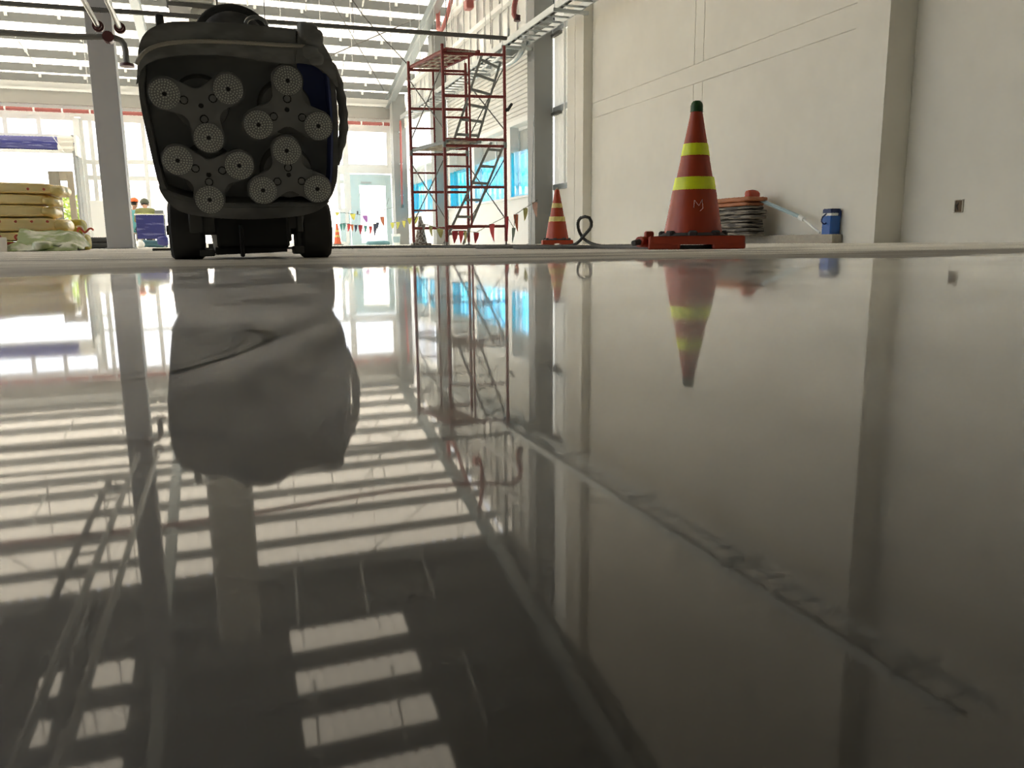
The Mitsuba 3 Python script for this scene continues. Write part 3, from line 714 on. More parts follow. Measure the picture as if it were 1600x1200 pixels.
# ------------------------------------------------------------------ cables on the floor
k = thing('floor_cable', 'black cable making an upright loop between the two big cones', 'cable')
put(k, tube(smooth_path([[0.9, 7.6, 0.012], [1.3, 7.9, 0.012], [1.75, 7.4, 0.012], [2.2, 7.0, 0.012], [2.35, 6.0, 0.012], [2.15, 5.3, 0.012], [2.22, 5.0, 0.012], [2.272, 4.92, 0.03], [2.312, 4.87, 0.093], [2.322, 4.80, 0.155], [2.302, 4.79, 0.194], [2.268, 4.84, 0.20], [2.268, 4.90, 0.158], [2.305, 4.93, 0.085], [2.335, 4.83, 0.028], [2.38, 4.6, 0.011], [2.35, 4.3, 0.011], [2.30, 4.05, 0.011]], 160), 0.0105, 10), 'cable', True)
k = thing('floor_cable', 'black cable snaking to the base of the lime-banded cone', 'cable')
put(k, tube(smooth_path([[-0.5, 6.7, 0.012], [0.6, 7.0, 0.012], [1.0, 6.8, 0.012], [1.5, 6.4, 0.012], [1.75, 5.6, 0.011], [1.90, 4.9, 0.011], [2.00, 4.3, 0.011], [1.98, 3.95, 0.011], [1.97, 3.55, 0.011], [2.05, 3.28, 0.011], [2.15, 3.24, 0.011], [2.22, 3.26, 0.011]], 120), 0.010, 10), 'cable', True)
k = thing('floor_cable', 'dusty grey cable end lying before the lime-banded cone', 'cable')
put(k, tube(smooth_path([[1.53, 4.15, 0.011], [1.60, 4.0, 0.011], [1.70, 3.9, 0.011], [1.84, 3.8, 0.011], [1.93, 3.6, 0.011], [1.99, 3.3, 0.011]], 50), 0.0095, 10), 'cable_worn', True)
k = thing('floor_cable', 'thin pale cable end lying left of the looped cable', 'cable')
put(k, tube(smooth_path([[1.50, 4.75, 0.011], [1.62, 4.62, 0.011], [1.78, 4.55, 0.011], [2.0, 4.5, 0.011], [2.2, 4.2, 0.011], [2.25, 4.0, 0.011]], 50), 0.0095, 10), 'cable_worn', True)
k = thing('cable_plug', 'red industrial plug lying against the base of the lime-banded cone', 'plug')
part(k, 'body', at(cat(bar([0, 0, 0], [0.075, 0, 0], 0.026, 16), bar([0.07, 0, 0.0], [0.085, 0, 0], 0.034, 16)), 1.90, 3.40, 0.036, 20), 'cone_red', 40)
part(k, 'lug', at(soft_box(0.045, 0.03, 0.035, 4), 1.965, 3.42, 0.070), 'cone_red', True)
part(k, 'cable_gland', bar([1.86, 3.385, 0.03], [1.902, 3.40, 0.036], 0.014, 10), 'rubber')

# ------------------------------------------------------------------ the floor grinder, tipped back to show its tools
k = G = thing('floor_grinder', 'large dark floor grinder tipped back on two wheels showing four three-armed tool plates', 'floor grinder')
tt = math.radians(14)
EV, EW = np.array([0, -math.sin(tt), math.cos(tt)]), np.array([0, -math.cos(tt), -math.sin(tt)])
GM = np.eye(4); GM[:3, 0] = [1, 0, 0]; GM[:3, 1] = EV; GM[:3, 2] = EW; GM[:3, 3] = [0, 2.42, 0.1]


def gl(m):
    m = m.copy(); m.apply_transform(GM); return m


out_pts = [(-0.174, 0.366), (-0.163, 0.436), (-0.144, 0.482), (-0.106, 0.507), (-0.017, 0.519), (0.077, 0.523), (0.174, 0.521), (0.24, 0.518), (0.277, 0.505), (0.302, 0.475), (0.323, 0.427), (0.332, 0.361), (0.336, 0.275), (0.334, 0.186), (0.329, 0.122), (0.31, 0.075), (0.276, 0.043), (0.206, 0.024), (0.063, 0.016), (-0.056, 0.025), (-0.112, 0.044), (-0.14, 0.078), (-0.155, 0.139), (-0.167, 0.239), (-0.174, 0.311)]
cl = smooth_path(np.c_[np.array(out_pts + out_pts[:1]), np.zeros(len(out_pts) + 1)], 140)[:-1, :2]
OUT = Polygon(cl).buffer(0)
INN = OUT.buffer(-0.014)
part(k, 'shroud', gl(cat(soft_ex(OUT.difference(INN), -0.115, 0.0, 0.004), ex(OUT.buffer(-0.002), 0.012).apply_translation((0, 0, -0.127)))), 'grinder_shell')
part(k, 'deck', gl(ex(INN.buffer(0.004), 0.02).apply_translation((0, 0, -0.108))), 'grinder_deck')
lin = INN.difference(INN.buffer(-0.006))
part(k, 'inner_lining', gl(ex(lin.intersection(sbox(0.225, 0.02, 0.4, 0.46)), 0.085).apply_translation((0, 0, -0.09))), 'grinder_blue', label='dark blue inner side')
part(k, 'inner_cheek', gl(ex(INN.intersection(sbox(0.235, 0.27, 0.36, 0.46)), 0.006).apply_translation((0, 0, -0.085))), 'grinder_blue', label='dark blue inner cheek plate')
low = smooth_path([(-0.20, 0.345, 0), (-0.171, 0.379, 0), (-0.161, 0.401, 0), (-0.132, 0.422, 0), (-0.085, 0.436, 0), (-0.03, 0.444, 0), (0.041, 0.446, 0), (0.121, 0.440, 0), (0.226, 0.437, 0)], 50)[:, :2]
sk = Polygon(list(map(tuple, low)) + [(0.226, 0.6), (-0.25, 0.6), (-0.25, 0.34)]).intersection(OUT.buffer(0.004))
part(k, 'rubber_skirt', gl(soft_ex(sk, -0.118, 0.014, 0.006)), 'grinder_skirt', label='dusty grey rubber skirt along the top')
fl_ = smooth_path([(0.222, 0.440, 0), (0.26, 0.438, 0), (0.29, 0.428, 0), (0.315, 0.405, 0), (0.332, 0.385, 0)], 24)[:, :2]
fp = Polygon(list(map(tuple, fl_)) + [(0.40, 0.40), (0.36, 0.6), (0.245, 0.6), (0.222, 0.46)]).intersection(OUT.buffer(0.006))
part(k, 'skirt_flap', gl(soft_ex(fp, -0.11, 0.020, 0.008)), 'grinder_skirt')
part(k, 'skirt_piping', gl(tube(smooth_path([(-0.172, 0.412, 0.016), (-0.136, 0.452, 0.016), (-0.082, 0.469, 0.016), (0.011, 0.479, 0.016), (0.123, 0.482, 0.016), (0.25, 0.484, 0.018)], 50), 0.005, 8)), 'sheet_grey', True)
for q in ((0.258, 0.520, 0.012, 0.028), (0.272, 0.506, 0.016, 0.026), (0.262, 0.470, 0.024, 0.022), (0.275, 0.455, 0.024, 0.02), (0.248, 0.527, 0.004, 0.02)):
    part(k, 'clamp_lump', gl(at(soft_box(q[3] * 1.9, q[3] * 1.7, q[3] * 1.6, 3, 0.004, 25, int(q[3] * 1000)), *q[:3])), 'grinder_skirt', True)
hp = smooth_path([(0.318, 0.440, -0.02), (0.340, 0.395, -0.02), (0.350, 0.344, -0.02), (0.3545, 0.293, -0.02), (0.351, 0.249, -0.02), (0.341, 0.213, -0.02), (0.330, 0.17, -0.02)], 40)
ww = 0.0125 + 0.0015 * np.sin(np.arange(40) * 1.1)
part(k, 'side_hose', gl(tube(hp, ww, 10)), 'grinder_shell', True)
# lower lip
lip = OUT.buffer(0.003).intersection(Polygon([(-0.2, -0.1), (0.4, -0.1), (0.4, 0.085), (0.32, 0.066), (0.20, 0.062), (0.0, 0.060), (-0.09, 0.078), (-0.2, 0.12)]))
part(k, 'bumper', gl(soft_ex(lip, -0.118, 0.010, 0.012, 4)), 'grinder_shell')
# tool plates
heads = [([(-0.113, 0.344), (0.045, 0.364), (-0.013, 0.237)], (-0.026, 0.318)), ([(0.2, 0.394), (0.118, 0.276), (0.279, 0.279)], (0.196, 0.318)),
         ([(-0.096, 0.175), (0.061, 0.165), (-0.023, 0.070)], (-0.020, 0.137)), ([(0.19, 0.209), (0.121, 0.098), (0.272, 0.104)], (0.194, 0.141))]
RP = 0.0385


def pad_dots():
    out = []
    for r, n in ((0.0095, 8), (0.0165, 15), (0.0235, 21), (0.0305, 27), (0.0358, 32)):
        for i in range(n):
            a = (i + 0.5) * 2 * math.pi / n
            d = trimesh.creation.cylinder(radius=0.0024 if r < 0.033 else 0.0017, height=0.003, sections=6)
            d.apply_translation((r * math.cos(a), r * math.sin(a), 0)); out.append(d)
    return cat(out)


DOTS = mikit.ply(pad_dots(), 'mat_pad_dot')
DISC = mikit.ply(lathe([(0.0052, -0.004), (RP, -0.004), (RP, 0.002), (RP - 0.002, 0.004), (0.0052, 0.004), (0.0052, -0.004)], 36), 'mat_pad_grey', 35)
HUB = mikit.ply(lathe([(0, -0.004), (0.0055, -0.004), (0.0055, 0.001), (0, 0.001)], 14), 'mat_black')
RING = mikit.ply(lathe([(0.0088, 0), (0.0112, 0), (0.0112, 0.0016), (0.0088, 0.0016), (0.0088, 0)], 20), 'mat_black')
BOLT = mikit.ply(lathe([(0, 0), (0.0088, 0), (0.0080, 0.0022), (0, 0.0022)], 20), 'mat_tool_grey')
AXLE = mikit.ply(lathe([(0, 0), (0.0065, 0), (0.0065, 0.0012), (0, 0.0012)], 14), 'mat_black')
for hi, (pads, ctr) in enumerate(heads):
    shape = unary_union([shapely.MultiPoint([c]).convex_hull.buffer(0.040) for c in [ctr]] + [unary_union([Point(p).buffer(RP + 0.004), Point(ctr).buffer(0.034)]).convex_hull for p in pads]).buffer(0.03).buffer(-0.03)
    tp = part(k, 'tool_plate', gl(soft_ex(shape, -0.018, 0.004, 0.004)), 'tool_grey')
    part(k, 'planet_hub', gl(at(lathe([(0, -0.09), (0.075, -0.09), (0.068, -0.018), (0, -0.018)], 36), *ctr)), 'grinder_shell', 35)
    G4 = lambda x, y, z: T(GM) @ T().translate([x, y, z])
    for p in pads:
        p = np.array(p); d = (p - ctr) / np.linalg.norm(p - ctr)
        pd = part(k, 'polishing_pad', {**DISC, 'to_world': G4(p[0], p[1], 0.009)})
        part(pd, 'resin_dots', {**DOTS, 'to_world': G4(p[0], p[1], 0.0135) @ T().rotate([0, 0, 1], hi * 17 + p[0] * 400)}, kind='stuff')
        part(pd, 'centre_hole', {**HUB, 'to_world': G4(p[0], p[1], 0.0125)})
        q = np.array(ctr) + d * min(0.046, np.linalg.norm(p - ctr) - RP - 0.009)
        part(tp, 'bolt', {**BOLT, 'to_world': G4(q[0], q[1], 0.0038)})
        part(tp, 'bolt_ring', {**RING, 'to_world': G4(q[0], q[1], 0.0038)})
    part(tp, 'axle_hole', {**AXLE, 'to_world': G4(ctr[0], ctr[1], 0.0038)})
# chassis, wheels, motor, handle
for xa, xb in ((-0.141, -0.049), (0.231, 0.321)):
    w_ = part(k, 'wheel', at(lathe([(0.03, xa), (0.078, xa), (0.085, xa + 0.008), (0.085, xb - 0.008), (0.078, xb), (0.03, xb), (0.03, xa)], 40), ry=90).apply_transform(np.array([[1, 0, 0, 0], [0, 1, 0, 2.56], [0, 0, 1, 0.085], [0, 0, 0, 1]])), 'rubber', 30)
    part(w_, 'rim', at(lathe([(0, xa + 0.01), (0.045, xa + 0.01), (0.045, xb - 0.01), (0, xb - 0.01)], 24), ry=90).apply_transform(np.array([[1, 0, 0, 0], [0, 1, 0, 2.56], [0, 0, 1, 0.085], [0, 0, 0, 1]])), 'dark_steel', 30)
part(k, 'axle', bar([-0.15, 2.56, 0.085], [0.33, 2.56, 0.085], 0.014, 12), 'dark_steel')
part(k, 'gearbox', cat(cbox(-0.012, 0.192, 2.46, 2.70, 0.030, 0.145, 0.008), cbox(0.05, 0.062, 2.44, 2.47, 0.006, 0.10, 0.003)), 'black')
part(k, 'skid_plate', ex_y([(-0.018, 0.012), (0.184, 0.019), (0.184, 0.034), (-0.018, 0.034)], 2.47, 2.69), 'black')
for xa, xb in ((-0.085, -0.045), (0.215, 0.235)):
    part(k, 'wheel_bracket', cat(cbox(xa, xb, 2.5, 2.60, 0.03, 0.16, 0.004), cbox(min(xa, xb), max(xa, xb), 2.47, 2.5, 0.075, 0.15, 0.004)), 'dark_steel')
for xa, xb, za, zb in ((-0.048, -0.012, 0.075, 0.15), (-0.062, -0.02, 0.008, 0.028), (0.186, 0.24, 0.086, 0.15), (0.205, 0.235, 0.012, 0.036), (0.19, 0.20, 0.05, 0.09)):
    part(k, 'chassis_bar', cbox(xa, xb, 2.48, 2.56, za, zb, 0.003), 'dark_steel')
part(k, 'motor', gl(at(lathe([(0, -0.42), (0.13, -0.42), (0.14, -0.40), (0.14, -0.19), (0.155, -0.18), (0.155, -0.125), (0, -0.125)], 40), 0.08, 0.24)), 'grinder_shell', 35)
dome = trimesh.creation.icosphere(subdivisions=3)
dome.vertices = dome.vertices * np.array([0.098, 0.06, 0.085])
dm = part(k, 'motor_cap', at(dome, 0.076, 2.58, 0.635), 'grinder_shell', True)
part(dm, 'cap_ring', tube([[0.076 + 0.098 * math.cos(a), 2.53, 0.63 + 0.082 * math.sin(a)] for a in np.linspace(0.15, math.pi - 0.1, 30)], 0.010, 8), 'rubber', True)
part(k, 'breather_tube', tube([[0.135 + 0.028 * math.cos(a), 2.44, 0.648 + 0.020 * math.sin(a)] for a in np.linspace(0.1, math.pi - 0.1, 14)], 0.006, 8), 'steel_pipe', True)
part(k, 'top_bolt', bar([-0.11, 2.33, 0.60], [-0.11, 2.33, 0.625], 0.010, 8), 'rubber')
part(k, 'chassis', cat(cbox(0.0, 0.18, 2.70, 3.05, 0.05, 0.16, 0.01), flatbar([0.09, 2.62, 0.30], [0.09, 3.0, 0.12], 0.12, 0.06)), 'dark_steel')
for x in (-0.02, 0.20): part(k, 'handle', tube(smooth_path([[x, 2.9, 0.10], [x, 3.3, 0.085], [x, 3.8, 0.06], [x + 0.0, 4.1, 0.022]], 24), 0.018, 10), 'dark_steel', True)
part(k, 'handle_grip', bar([-0.06, 4.1, 0.024], [0.24, 4.1, 0.024], 0.023, 12), 'rubber', 40)

# ------------------------------------------------------------------ along the right wall
k = thing('concrete_ledge', 'low rough concrete kerb along the plastered wall under the jug', 'kerb')
put(k, cbox(5.862, 5.997, 6.50, 10.2, 0.0, 0.092, 0.004), 'ledge')
k = thing('water_jug', 'blue water jug with dark lid and carrying loop on the concrete kerb', 'jug')
JX, JY, JZ = 5.928, 6.60, 0.092
sqr = lambda a, b: sbox(-a, -b, a, b).buffer(0.018)
part(k, 'body', at(cat(soft_ex(sqr(0.048, 0.048), 0, 0.175, 0.012), soft_ex(sqr(0.052, 0.052), 0.165, 0.185, 0.004)), JX, JY, JZ), 'blue_jug')
part(k, 'collar', at(ex(sqr(0.046, 0.046), 0.03), JX, JY, JZ + 0.182), 'bucket_white')
part(k, 'lid', at(soft_ex(sqr(0.048, 0.048), 0, 0.045, 0.012), JX, JY, JZ + 0.212), 'blue_jug_dark')
part(k, 'carry_loop', tube(smooth_path([[JX - 0.066, JY + 0.0, JZ + 0.205], [JX - 0.10, JY + 0.01, JZ + 0.175], [JX - 0.112, JY + 0.01, JZ + 0.125], [JX - 0.095, JY, JZ + 0.105], [JX - 0.066, JY, JZ + 0.115]], 20), 0.007, 8), 'blue_jug_dark', True)
part(k, 'lid_clip', cbox(JX + 0.03, JX + 0.062, JY - 0.075, JY - 0.062, JZ + 0.18, JZ + 0.235, 0.003), 'blue_jug_dark')
zz = 0.092
for i in range(9):
    h = 0.040 + 0.008 * ((i * 7) % 3)
    top = i == 8
    k = thing('folded_sack', 'orange folded sack on top of the stack behind the lime-banded cone' if top else ['dark folded sack at the very bottom of the stack on the kerb', 'dark folded sack second from the bottom of the kerb stack', 'dark folded sack third from the bottom of the kerb stack', 'dark folded sack fourth from the bottom of the kerb stack', 'dark folded sack in the middle of the kerb stack', 'dark folded sack fourth from the top of the kerb stack', 'dark folded sack third from the top of the kerb stack', 'orange-brown folded sack second from the top of the kerb stack'][i], 'sack', None if top else 'folded sacks stacked on the kerb')
    put(k, at(soft_box(0.27 + 0.02 * (i % 3), 0.92 - 0.05 * ((i * 5) % 4) - 0.01 * abs(5 - i), h * 1.0, 6, 0.010, 6, 40 + i, 4), 5.70 + 0.01 * (i % 2), 7.93 + 0.03 * ((i * 3) % 3), zz + h / 2), 'sack_orange' if i >= 7 else 'sack_dark', True)
    zz += h
k = thing('rolled_cloth', 'small red crumpled cloth on top of the sack stack', 'cloth')
put(k, at(soft_box(0.16, 0.14, 0.10, 3, 0.03, 6, 77), 5.70, 7.62, zz + 0.03), 'cone_red', True)
k = thing('mop_pole', 'pale blue telescopic pole leaning from the sack stack down to the kerb', 'pole')
part(k, 'outer_tube', bar([5.76, 7.80, 0.562], [5.845, 6.95, 0.270], 0.021, 12), 'pole_blue', 40)
part(k, 'inner_tube', bar([5.845, 6.95, 0.270], [5.88, 6.70, 0.108], 0.013, 10), 'bucket_white', 40)
part(k, 'lock_collar', bar([5.842, 6.98, 0.279], [5.849, 6.92, 0.25], 0.027, 12), 'bucket_white', 40)
k = thing('outlet_box', 'empty brown switch box recessed in the wall right of the pilaster', 'outlet box')
part(k, 'rim', cat(box(6.308, 6.322, 5.385, 5.395, 0.265, 0.383), box(6.308, 6.322, 5.465, 5.475, 0.265, 0.383), box(6.308, 6.322, 5.385, 5.475, 0.265, 0.273), box(6.308, 6.322, 5.385, 5.475, 0.375, 0.383)), 'ledge')
part(k, 'cavity', box(6.315, 6.321, 5.395, 5.465, 0.273, 0.375), 'box_brown')
part(k, 'wire', tube([[6.316, 5.44, 0.29], [6.305, 5.45, 0.32], [6.314, 5.44, 0.355]], 0.005, 6), 'rubber')
k = thing('leaning_rod', 'thin pale rod leaning against the wall column behind the second cone', 'rod')
put(k, bar([5.32, 13.55, 0.0], [5.60, 14.05, 2.35], 0.010, 8), 'galvanised')

# ------------------------------------------------------------------ bunting


def flag(w, h, mat, i):
    t = 0.0025
    n = 5
    v, fc = [], []
    r = np.random.default_rng(i)
    curl, sw = r.uniform(-0.3, 0.3) * w, r.uniform(-0.4, 0.4) * w
    for s in (0, t):
        for a in range(n + 1):
            q = a / n
            for e in (-1, 1): v.append([e * w / 2 * (1 - q ** 1.6 * 0.93) + sw * q * q, s + curl * math.sin(q * 3) * (0.6 + 0.4 * e), -h * q])
    m = 2 * (n + 1)
    for a in range(n):
        b = 2 * a
        fc += [[b, b + 1, b + 3], [b, b + 3, b + 2], [m + b, m + b + 3, m + b + 1], [m + b, m + b + 2, m + b + 3]]
        fc += [[b, b + 2, m + b + 2], [b, m + b + 2, m + b], [b + 1, m + b + 1, m + b + 3], [b + 1, m + b + 3, b + 3]]
    fc += [[0, m, m + 1], [0, m + 1, 1]]
    return trimesh.Trimesh(v, fc, process=False)


def bunting(label, ends, flags):
    k = thing('bunting', label, 'bunting')
    pts = [ends[0]] + [(f[0], f[1], f[2] + 0.004) for f in flags] + [ends[1]]
    part(k, 'cord', tube(pts, 0.006, 5), 'dark_steel')
    for i, (x, y, z0, z1, w, c) in enumerate(flags):
        part(k, 'flag', at(flag(w * 1.15, max(0.05, z0 - z1), c, int(abs(x) * 1000) + i), x, y, z0, -20 + 15 * math.sin(i * 2.3)), 'flag_' + c, label=c + ' pennant' if c not in ('dull', 'olive') else ('olive green pennant' if c == 'olive' else 'greyed pennant'))
    return k


NEAR = [(5.55, 13.9, 0.774, 0.493, 0.09, 'pink'), (5.321, 13.8, 0.663, 0.431, 0.078, 'olive'), (5.094, 13.7, 0.543, 0.233, 0.077, 'orange'), (5.004, 13.58, 0.30, 0.03, 0.06, 'grey'), (4.865, 13.55, 0.503, 0.14, 0.055, 'crimson'), (4.588, 13.58, 0.369, 0.052, 0.088, 'red'), (4.314, 13.65, 0.22, 0.025, 0.088, 'crimson'), (4.111, 13.67, 0.248, 0.03, 0.044, 'olive'), (4.039, 13.68, 0.249, 0.03, 0.077, 'red'), (3.932, 13.70, 0.249, 0.03, 0.099, 'crimson'), (3.72, 13.95, 0.3, 0.129, 0.102, 'olive'), (3.64, 14.3, 0.351, 0.155, 0.057, 'olive'), (3.58, 14.6, 0.39, 0.24, 0.058, 'dull')]
bunting('string of coloured pennants sagging from the wall column past the scaffold foot', ((5.63, 13.98, 0.82), (3.79, 15.70, 0.57)), NEAR)
bunting('string of dull yellow pennants running back from the grimy cone to the corner', ((3.79, 15.74, 0.57), (5.49, 26.2, 0.72)), [(4.241, 18, 0.637, 0.478, 0.087, 'yellow'), (4.431, 19.5, 0.655, 0.499, 0.094, 'yellow'), (4.613, 21, 0.635, 0.451, 0.085, 'yellow'), (4.881, 23, 0.655, 0.454, 0.093, 'yellow'), (5.12, 25, 0.689, 0.49, 0.101, 'yellow')])
bunting('far string of small mixed pennants from the faded orange cone across the door', ((3.25, 23.95, 0.63), (4.9, 24.3, 1.4)), [(3.30, 23.5, 0.615, 0.414, 0.076, 'teal'), (3.399, 23.5, 0.633, 0.431, 0.076, 'teal'), (3.528, 23.5, 0.614, 0.394, 0.095, 'red'), (3.62, 23.5, 0.596, 0.394, 0.076, 'orange'), (3.731, 23.5, 0.577, 0.375, 0.076, 'navy'), (3.861, 23.5, 0.577, 0.319, 0.114, 'crimson'), (4.011, 23.5, 0.558, 0.355, 0.076, 'teal'), (4.161, 23.5, 0.54, 0.317, 0.076, 'red'), (4.314, 23.6, 0.616, 0.261, 0.095, 'navy'), (4.426, 23.8, 0.66, 0.45, 0.077, 'navy'), (4.609, 24.0, 0.834, 0.568, 0.116, 'orange')])
bunting('upper string of yellow and purple pennants in front of the door', ((3.25, 25.0, 1.02), (5.3, 25.6, 1.2)), [(3.417, 25, 1.0, 0.903, 0.101, 'yellow'), (3.886, 25, 0.963, 0.768, 0.141, 'yellow'), (4.26, 25, 0.905, 0.69, 0.141, 'purple')])

# ------------------------------------------------------------------ by the door
k = thing('plastic_bucket', 'white plastic bucket with a faded print by the corner column', 'bucket')
part(k, 'body', at(lathe([(0, 0), (0.115, 0), (0.135, 0.33), (0.125, 0.33), (0.108, 0.012), (0, 0.012)], 32), 5.22, 25.0), 'bucket_white', 35)
part(k, 'rim', at(lathe([(0.133, 0.30), (0.143, 0.30), (0.143, 0.335), (0.133, 0.335), (0.133, 0.30)], 32), 5.22, 25.0), 'bucket_white', 35)
part(k, 'printed_label', at(lathe([(0.122, 0.07), (0.1265, 0.07), (0.135, 0.26), (0.13, 0.26), (0.122, 0.07)], 32), 5.22, 25.0).slice_plane([5.22, 24.93, 0], [0, -1, 0]), 'pole_blue', 35)
k = thing('floor_sack', 'flat teal sack lying on the floor before the glazed door', 'sack')
put(k, at(soft_box(0.75, 0.45, 0.13, 4, 0.03, 4, 12), 4.75, 25.6, 0.06), 'teal', True)

# ------------------------------------------------------------------ left: bundles, tarpaulin, frame, desk
BZ = [(0.045, 0.10, -1.95, 'bundle_red'), (0.105, 0.195, -1.57, 'bundle_yellow'), (0.20, 0.345, -1.62, 'bundle_yellow'), (0.35, 0.475, -1.72, 'bundle_yellow'), (0.475, 0.585, -1.70, 'bundle_yellow'), (0.585, 0.70, -1.62, 'bundle_yellow')]
where = ['red sheet bundle at the bottom of the yellow stack', 'yellow bundle printed with big red rings, second from below', 'yellow bundle printed with small red marks, third from below', 'sagging yellow bundle just under the middle of the stack', 'smooth yellow bundle second from the top of the stack', 'topmost yellow bundle with a red upper edge and small red marks']
for i, (za, zb, xr, mat) in enumerate(BZ):
    k = thing('wrapped_bundle', where[i], 'bundle')
    L_ = 2.3
    part(k, 'body', at(soft_box(L_, 0.75, (zb - za) * 0.97, 9, 0.006, 3, 60 + i, 4), xr - L_ / 2, 9.9, (za + zb) / 2), mat, True)
    if mat == 'bundle_yellow':
        part(k, 'torn_film', at(soft_box(0.16, 0.6, (zb - za) * 0.92, 3, 0.022, 7, 80 + i, 4), xr + 0.015, 9.85, (za + zb) / 2 - 0.01), 'film_yellow', True)
        if i in (1, 2, 5):
            r_ = 0.030 if i == 1 else 0.013
            for j in range(5):
                xx = xr - 0.08 - j * (0.17 if i == 1 else 0.145)
                ringm = lathe([(r_ * 0.45 if i == 1 else 0.0, 0), (r_, 0), (r_, 0.004), (r_ * 0.45 if i == 1 else 0.0, 0.004), (r_ * 0.45 if i == 1 else 0.0, 0)], 14)
                part(k, 'printed_mark', at(ringm, xx, 9.527 if i != 5 else 9.53, (za + zb) / 2 - (0.01 if i != 2 else -0.03), rx=90), 'bundle_red')
    if i == 5:
        part(k, 'red_edge', at(soft_box(1.6, 0.6, 0.03, 4, 0.01, 4, 7), xr - 1.3, 9.85, zb + 0.01), 'bundle_red', True, label='red upper edge')
k = thing('pallet', 'low wooden pallet under the yellow bundles', 'pallet')
for y in (9.6, 9.9, 10.2): part(k, 'runner', cbox(-3.9, -1.6, y - 0.04, y + 0.04, 0, 0.03, 0.003), 'wood_grey')
for x in np.arange(-3.8, -1.6, 0.3): part(k, 'plank', cbox(x, x + 0.18, 9.53, 10.27, 0.03, 0.045, 0.002), 'wood_grey')


def crumpled(x0, x1, y0, y1, hfun, seed, amp, nx=40, ny=24, th=0.006):
    xs, ys = np.linspace(x0, x1, nx), np.linspace(y0, y1, ny)
    X, Y = np.meshgrid(xs, ys, indexing='ij')
    n = meshkit.fbm(np.stack([X * 7, Y * 5, X * 0 + seed], -1), 4, seed)
    Z = np.maximum(hfun((X - x0) / (x1 - x0), (Y - y0) / (y1 - y0)) + amp * (n - 0.5), 0.006)
    dx = 0.06 * (meshkit.fbm(np.stack([X * 5, Y * 5, X * 0 + 9], -1), 2, seed + 5) - 0.5)
    top = np.stack([X + dx, Y, Z], -1).reshape(-1, 3); bot = top - [0, 0, th]
    i, j = np.meshgrid(np.arange(nx - 1), np.arange(ny - 1), indexing='ij'); a = (i * ny + j).ravel()
    f1 = np.vstack([np.stack([a, a + ny, a + ny + 1], 1), np.stack([a, a + ny + 1, a + 1], 1)])
    N = nx * ny
    edge = [*range(ny), *[q * ny + ny - 1 for q in range(1, nx)], *[(nx - 1) * ny + q for q in range(ny - 2, -1, -1)], *[q * ny for q in range(nx - 2, 0, -1)]]
    e2 = edge[1:] + edge[:1]
    side = [[p, q, q + N] for p, q in zip(edge, e2)] + [[p, q + N, p + N] for p, q in zip(edge, e2)]
    return trimesh.Trimesh(np.vstack([top, bot]), np.vstack([f1, f1[:, ::-1] + N, side]), process=False)


k = thing('green_tarpaulin', 'crumpled green and white tarpaulin on the floor before the yellow bundles', 'tarpaulin')
part(k, 'upper_fold', crumpled(-1.88, -1.30, 8.75, 9.35, lambda u, v: (0.20 - 0.16 * np.clip((u - 0.72) / 0.28, 0, 1) ** 2) * np.clip(v * 1.3 + 0.18, 0, 1) ** 0.8, 3, 0.07), 'tarp_green', True)
part(k, 'lower_fold', crumpled(-1.95, -1.32, 8.6, 8.95, lambda u, v: 0.09 * np.sin(np.pi * np.clip(v, 0, 1)) * (0.5 + 0.5 * np.sin(u * 9) ** 2), 8, 0.05), 'tarp_green', True)
part(k, 'roll', at(soft_box(0.16, 0.3, 0.10, 3, 0.02, 6, 21), -1.62, 8.72, 0.055), 'tarp_green', True)
k = thing('cardboard_sheet', 'bent grey cardboard sheet leaning at the left edge of the picture', 'cardboard')
put(k, trimesh.convex.convex_hull(np.array([[-2.5, 8.6, 0.005], [-1.87, 8.5, 0.005], [-1.92, 8.75, 0.135], [-2.5, 8.85, 0.14], [-2.5, 8.59, 0.0], [-1.87, 8.49, 0.0], [-2.5, 8.87, 0.12], [-1.92, 8.77, 0.12]])), 'sheet_grey')
k = thing('olive_sack', 'olive plastic sack lying right of the yellow bundles', 'sack')
part(k, 'body', at(soft_box(0.17, 0.4, 0.17, 4, 0.02, 5, 31), -1.585, 10.6, 0.27), 'olive_bag', True)
part(k, 'lower_body', at(soft_box(0.26, 0.45, 0.19, 4, 0.02, 5, 33), -1.60, 10.6, 0.095), 'olive_bag', True)
k = thing('warning_tape', 'crumpled red and white tape beside the olive sack', 'tape')
part(k, 'ribbon', tube(smooth_path([[-1.55, 10.3, 0.18], [-1.51, 10.3, 0.24], [-1.47, 10.3, 0.20], [-1.43, 10.3, 0.235], [-1.38, 10.3, 0.225]], 20), 0.012, 6), 'bundle_red')
part(k, 'white_ribbon', tube(smooth_path([[-1.56, 10.32, 0.26], [-1.51, 10.32, 0.27], [-1.49, 10.32, 0.22], [-1.50, 10.32, 0.02]], 20), 0.010, 6), 'bucket_white')
k = thing('wooden_frame', 'grey wooden door frame standing behind the yellow bundles', 'door frame')
part(k, 'post', cbox(-3.40, -3.27, 21.95, 22.05, 0, 1.83, 0.005), 'wood_pale')
part(k, 'wide_board', cbox(-3.79, -3.56, 21.95, 22.05, 0, 1.83, 0.005), 'wood_grey')
part(k, 'head_board', cbox(-3.56, -3.40, 21.95, 22.05, 1.62, 1.83, 0.004), 'wood_pale')
part(k, 'rail', cbox(-3.56, -3.40, 21.97, 22.03, 1.22, 1.27, 0.004), 'wood_grey')
k = thing('black_pipe', 'black plastic pipe on the floor left of the grey column, upper one', 'pipe')
put(k, bar([-3.0, 16.0, 0.155], [-1.5, 16.1, 0.15], 0.05, 16), 'rubber', 40)
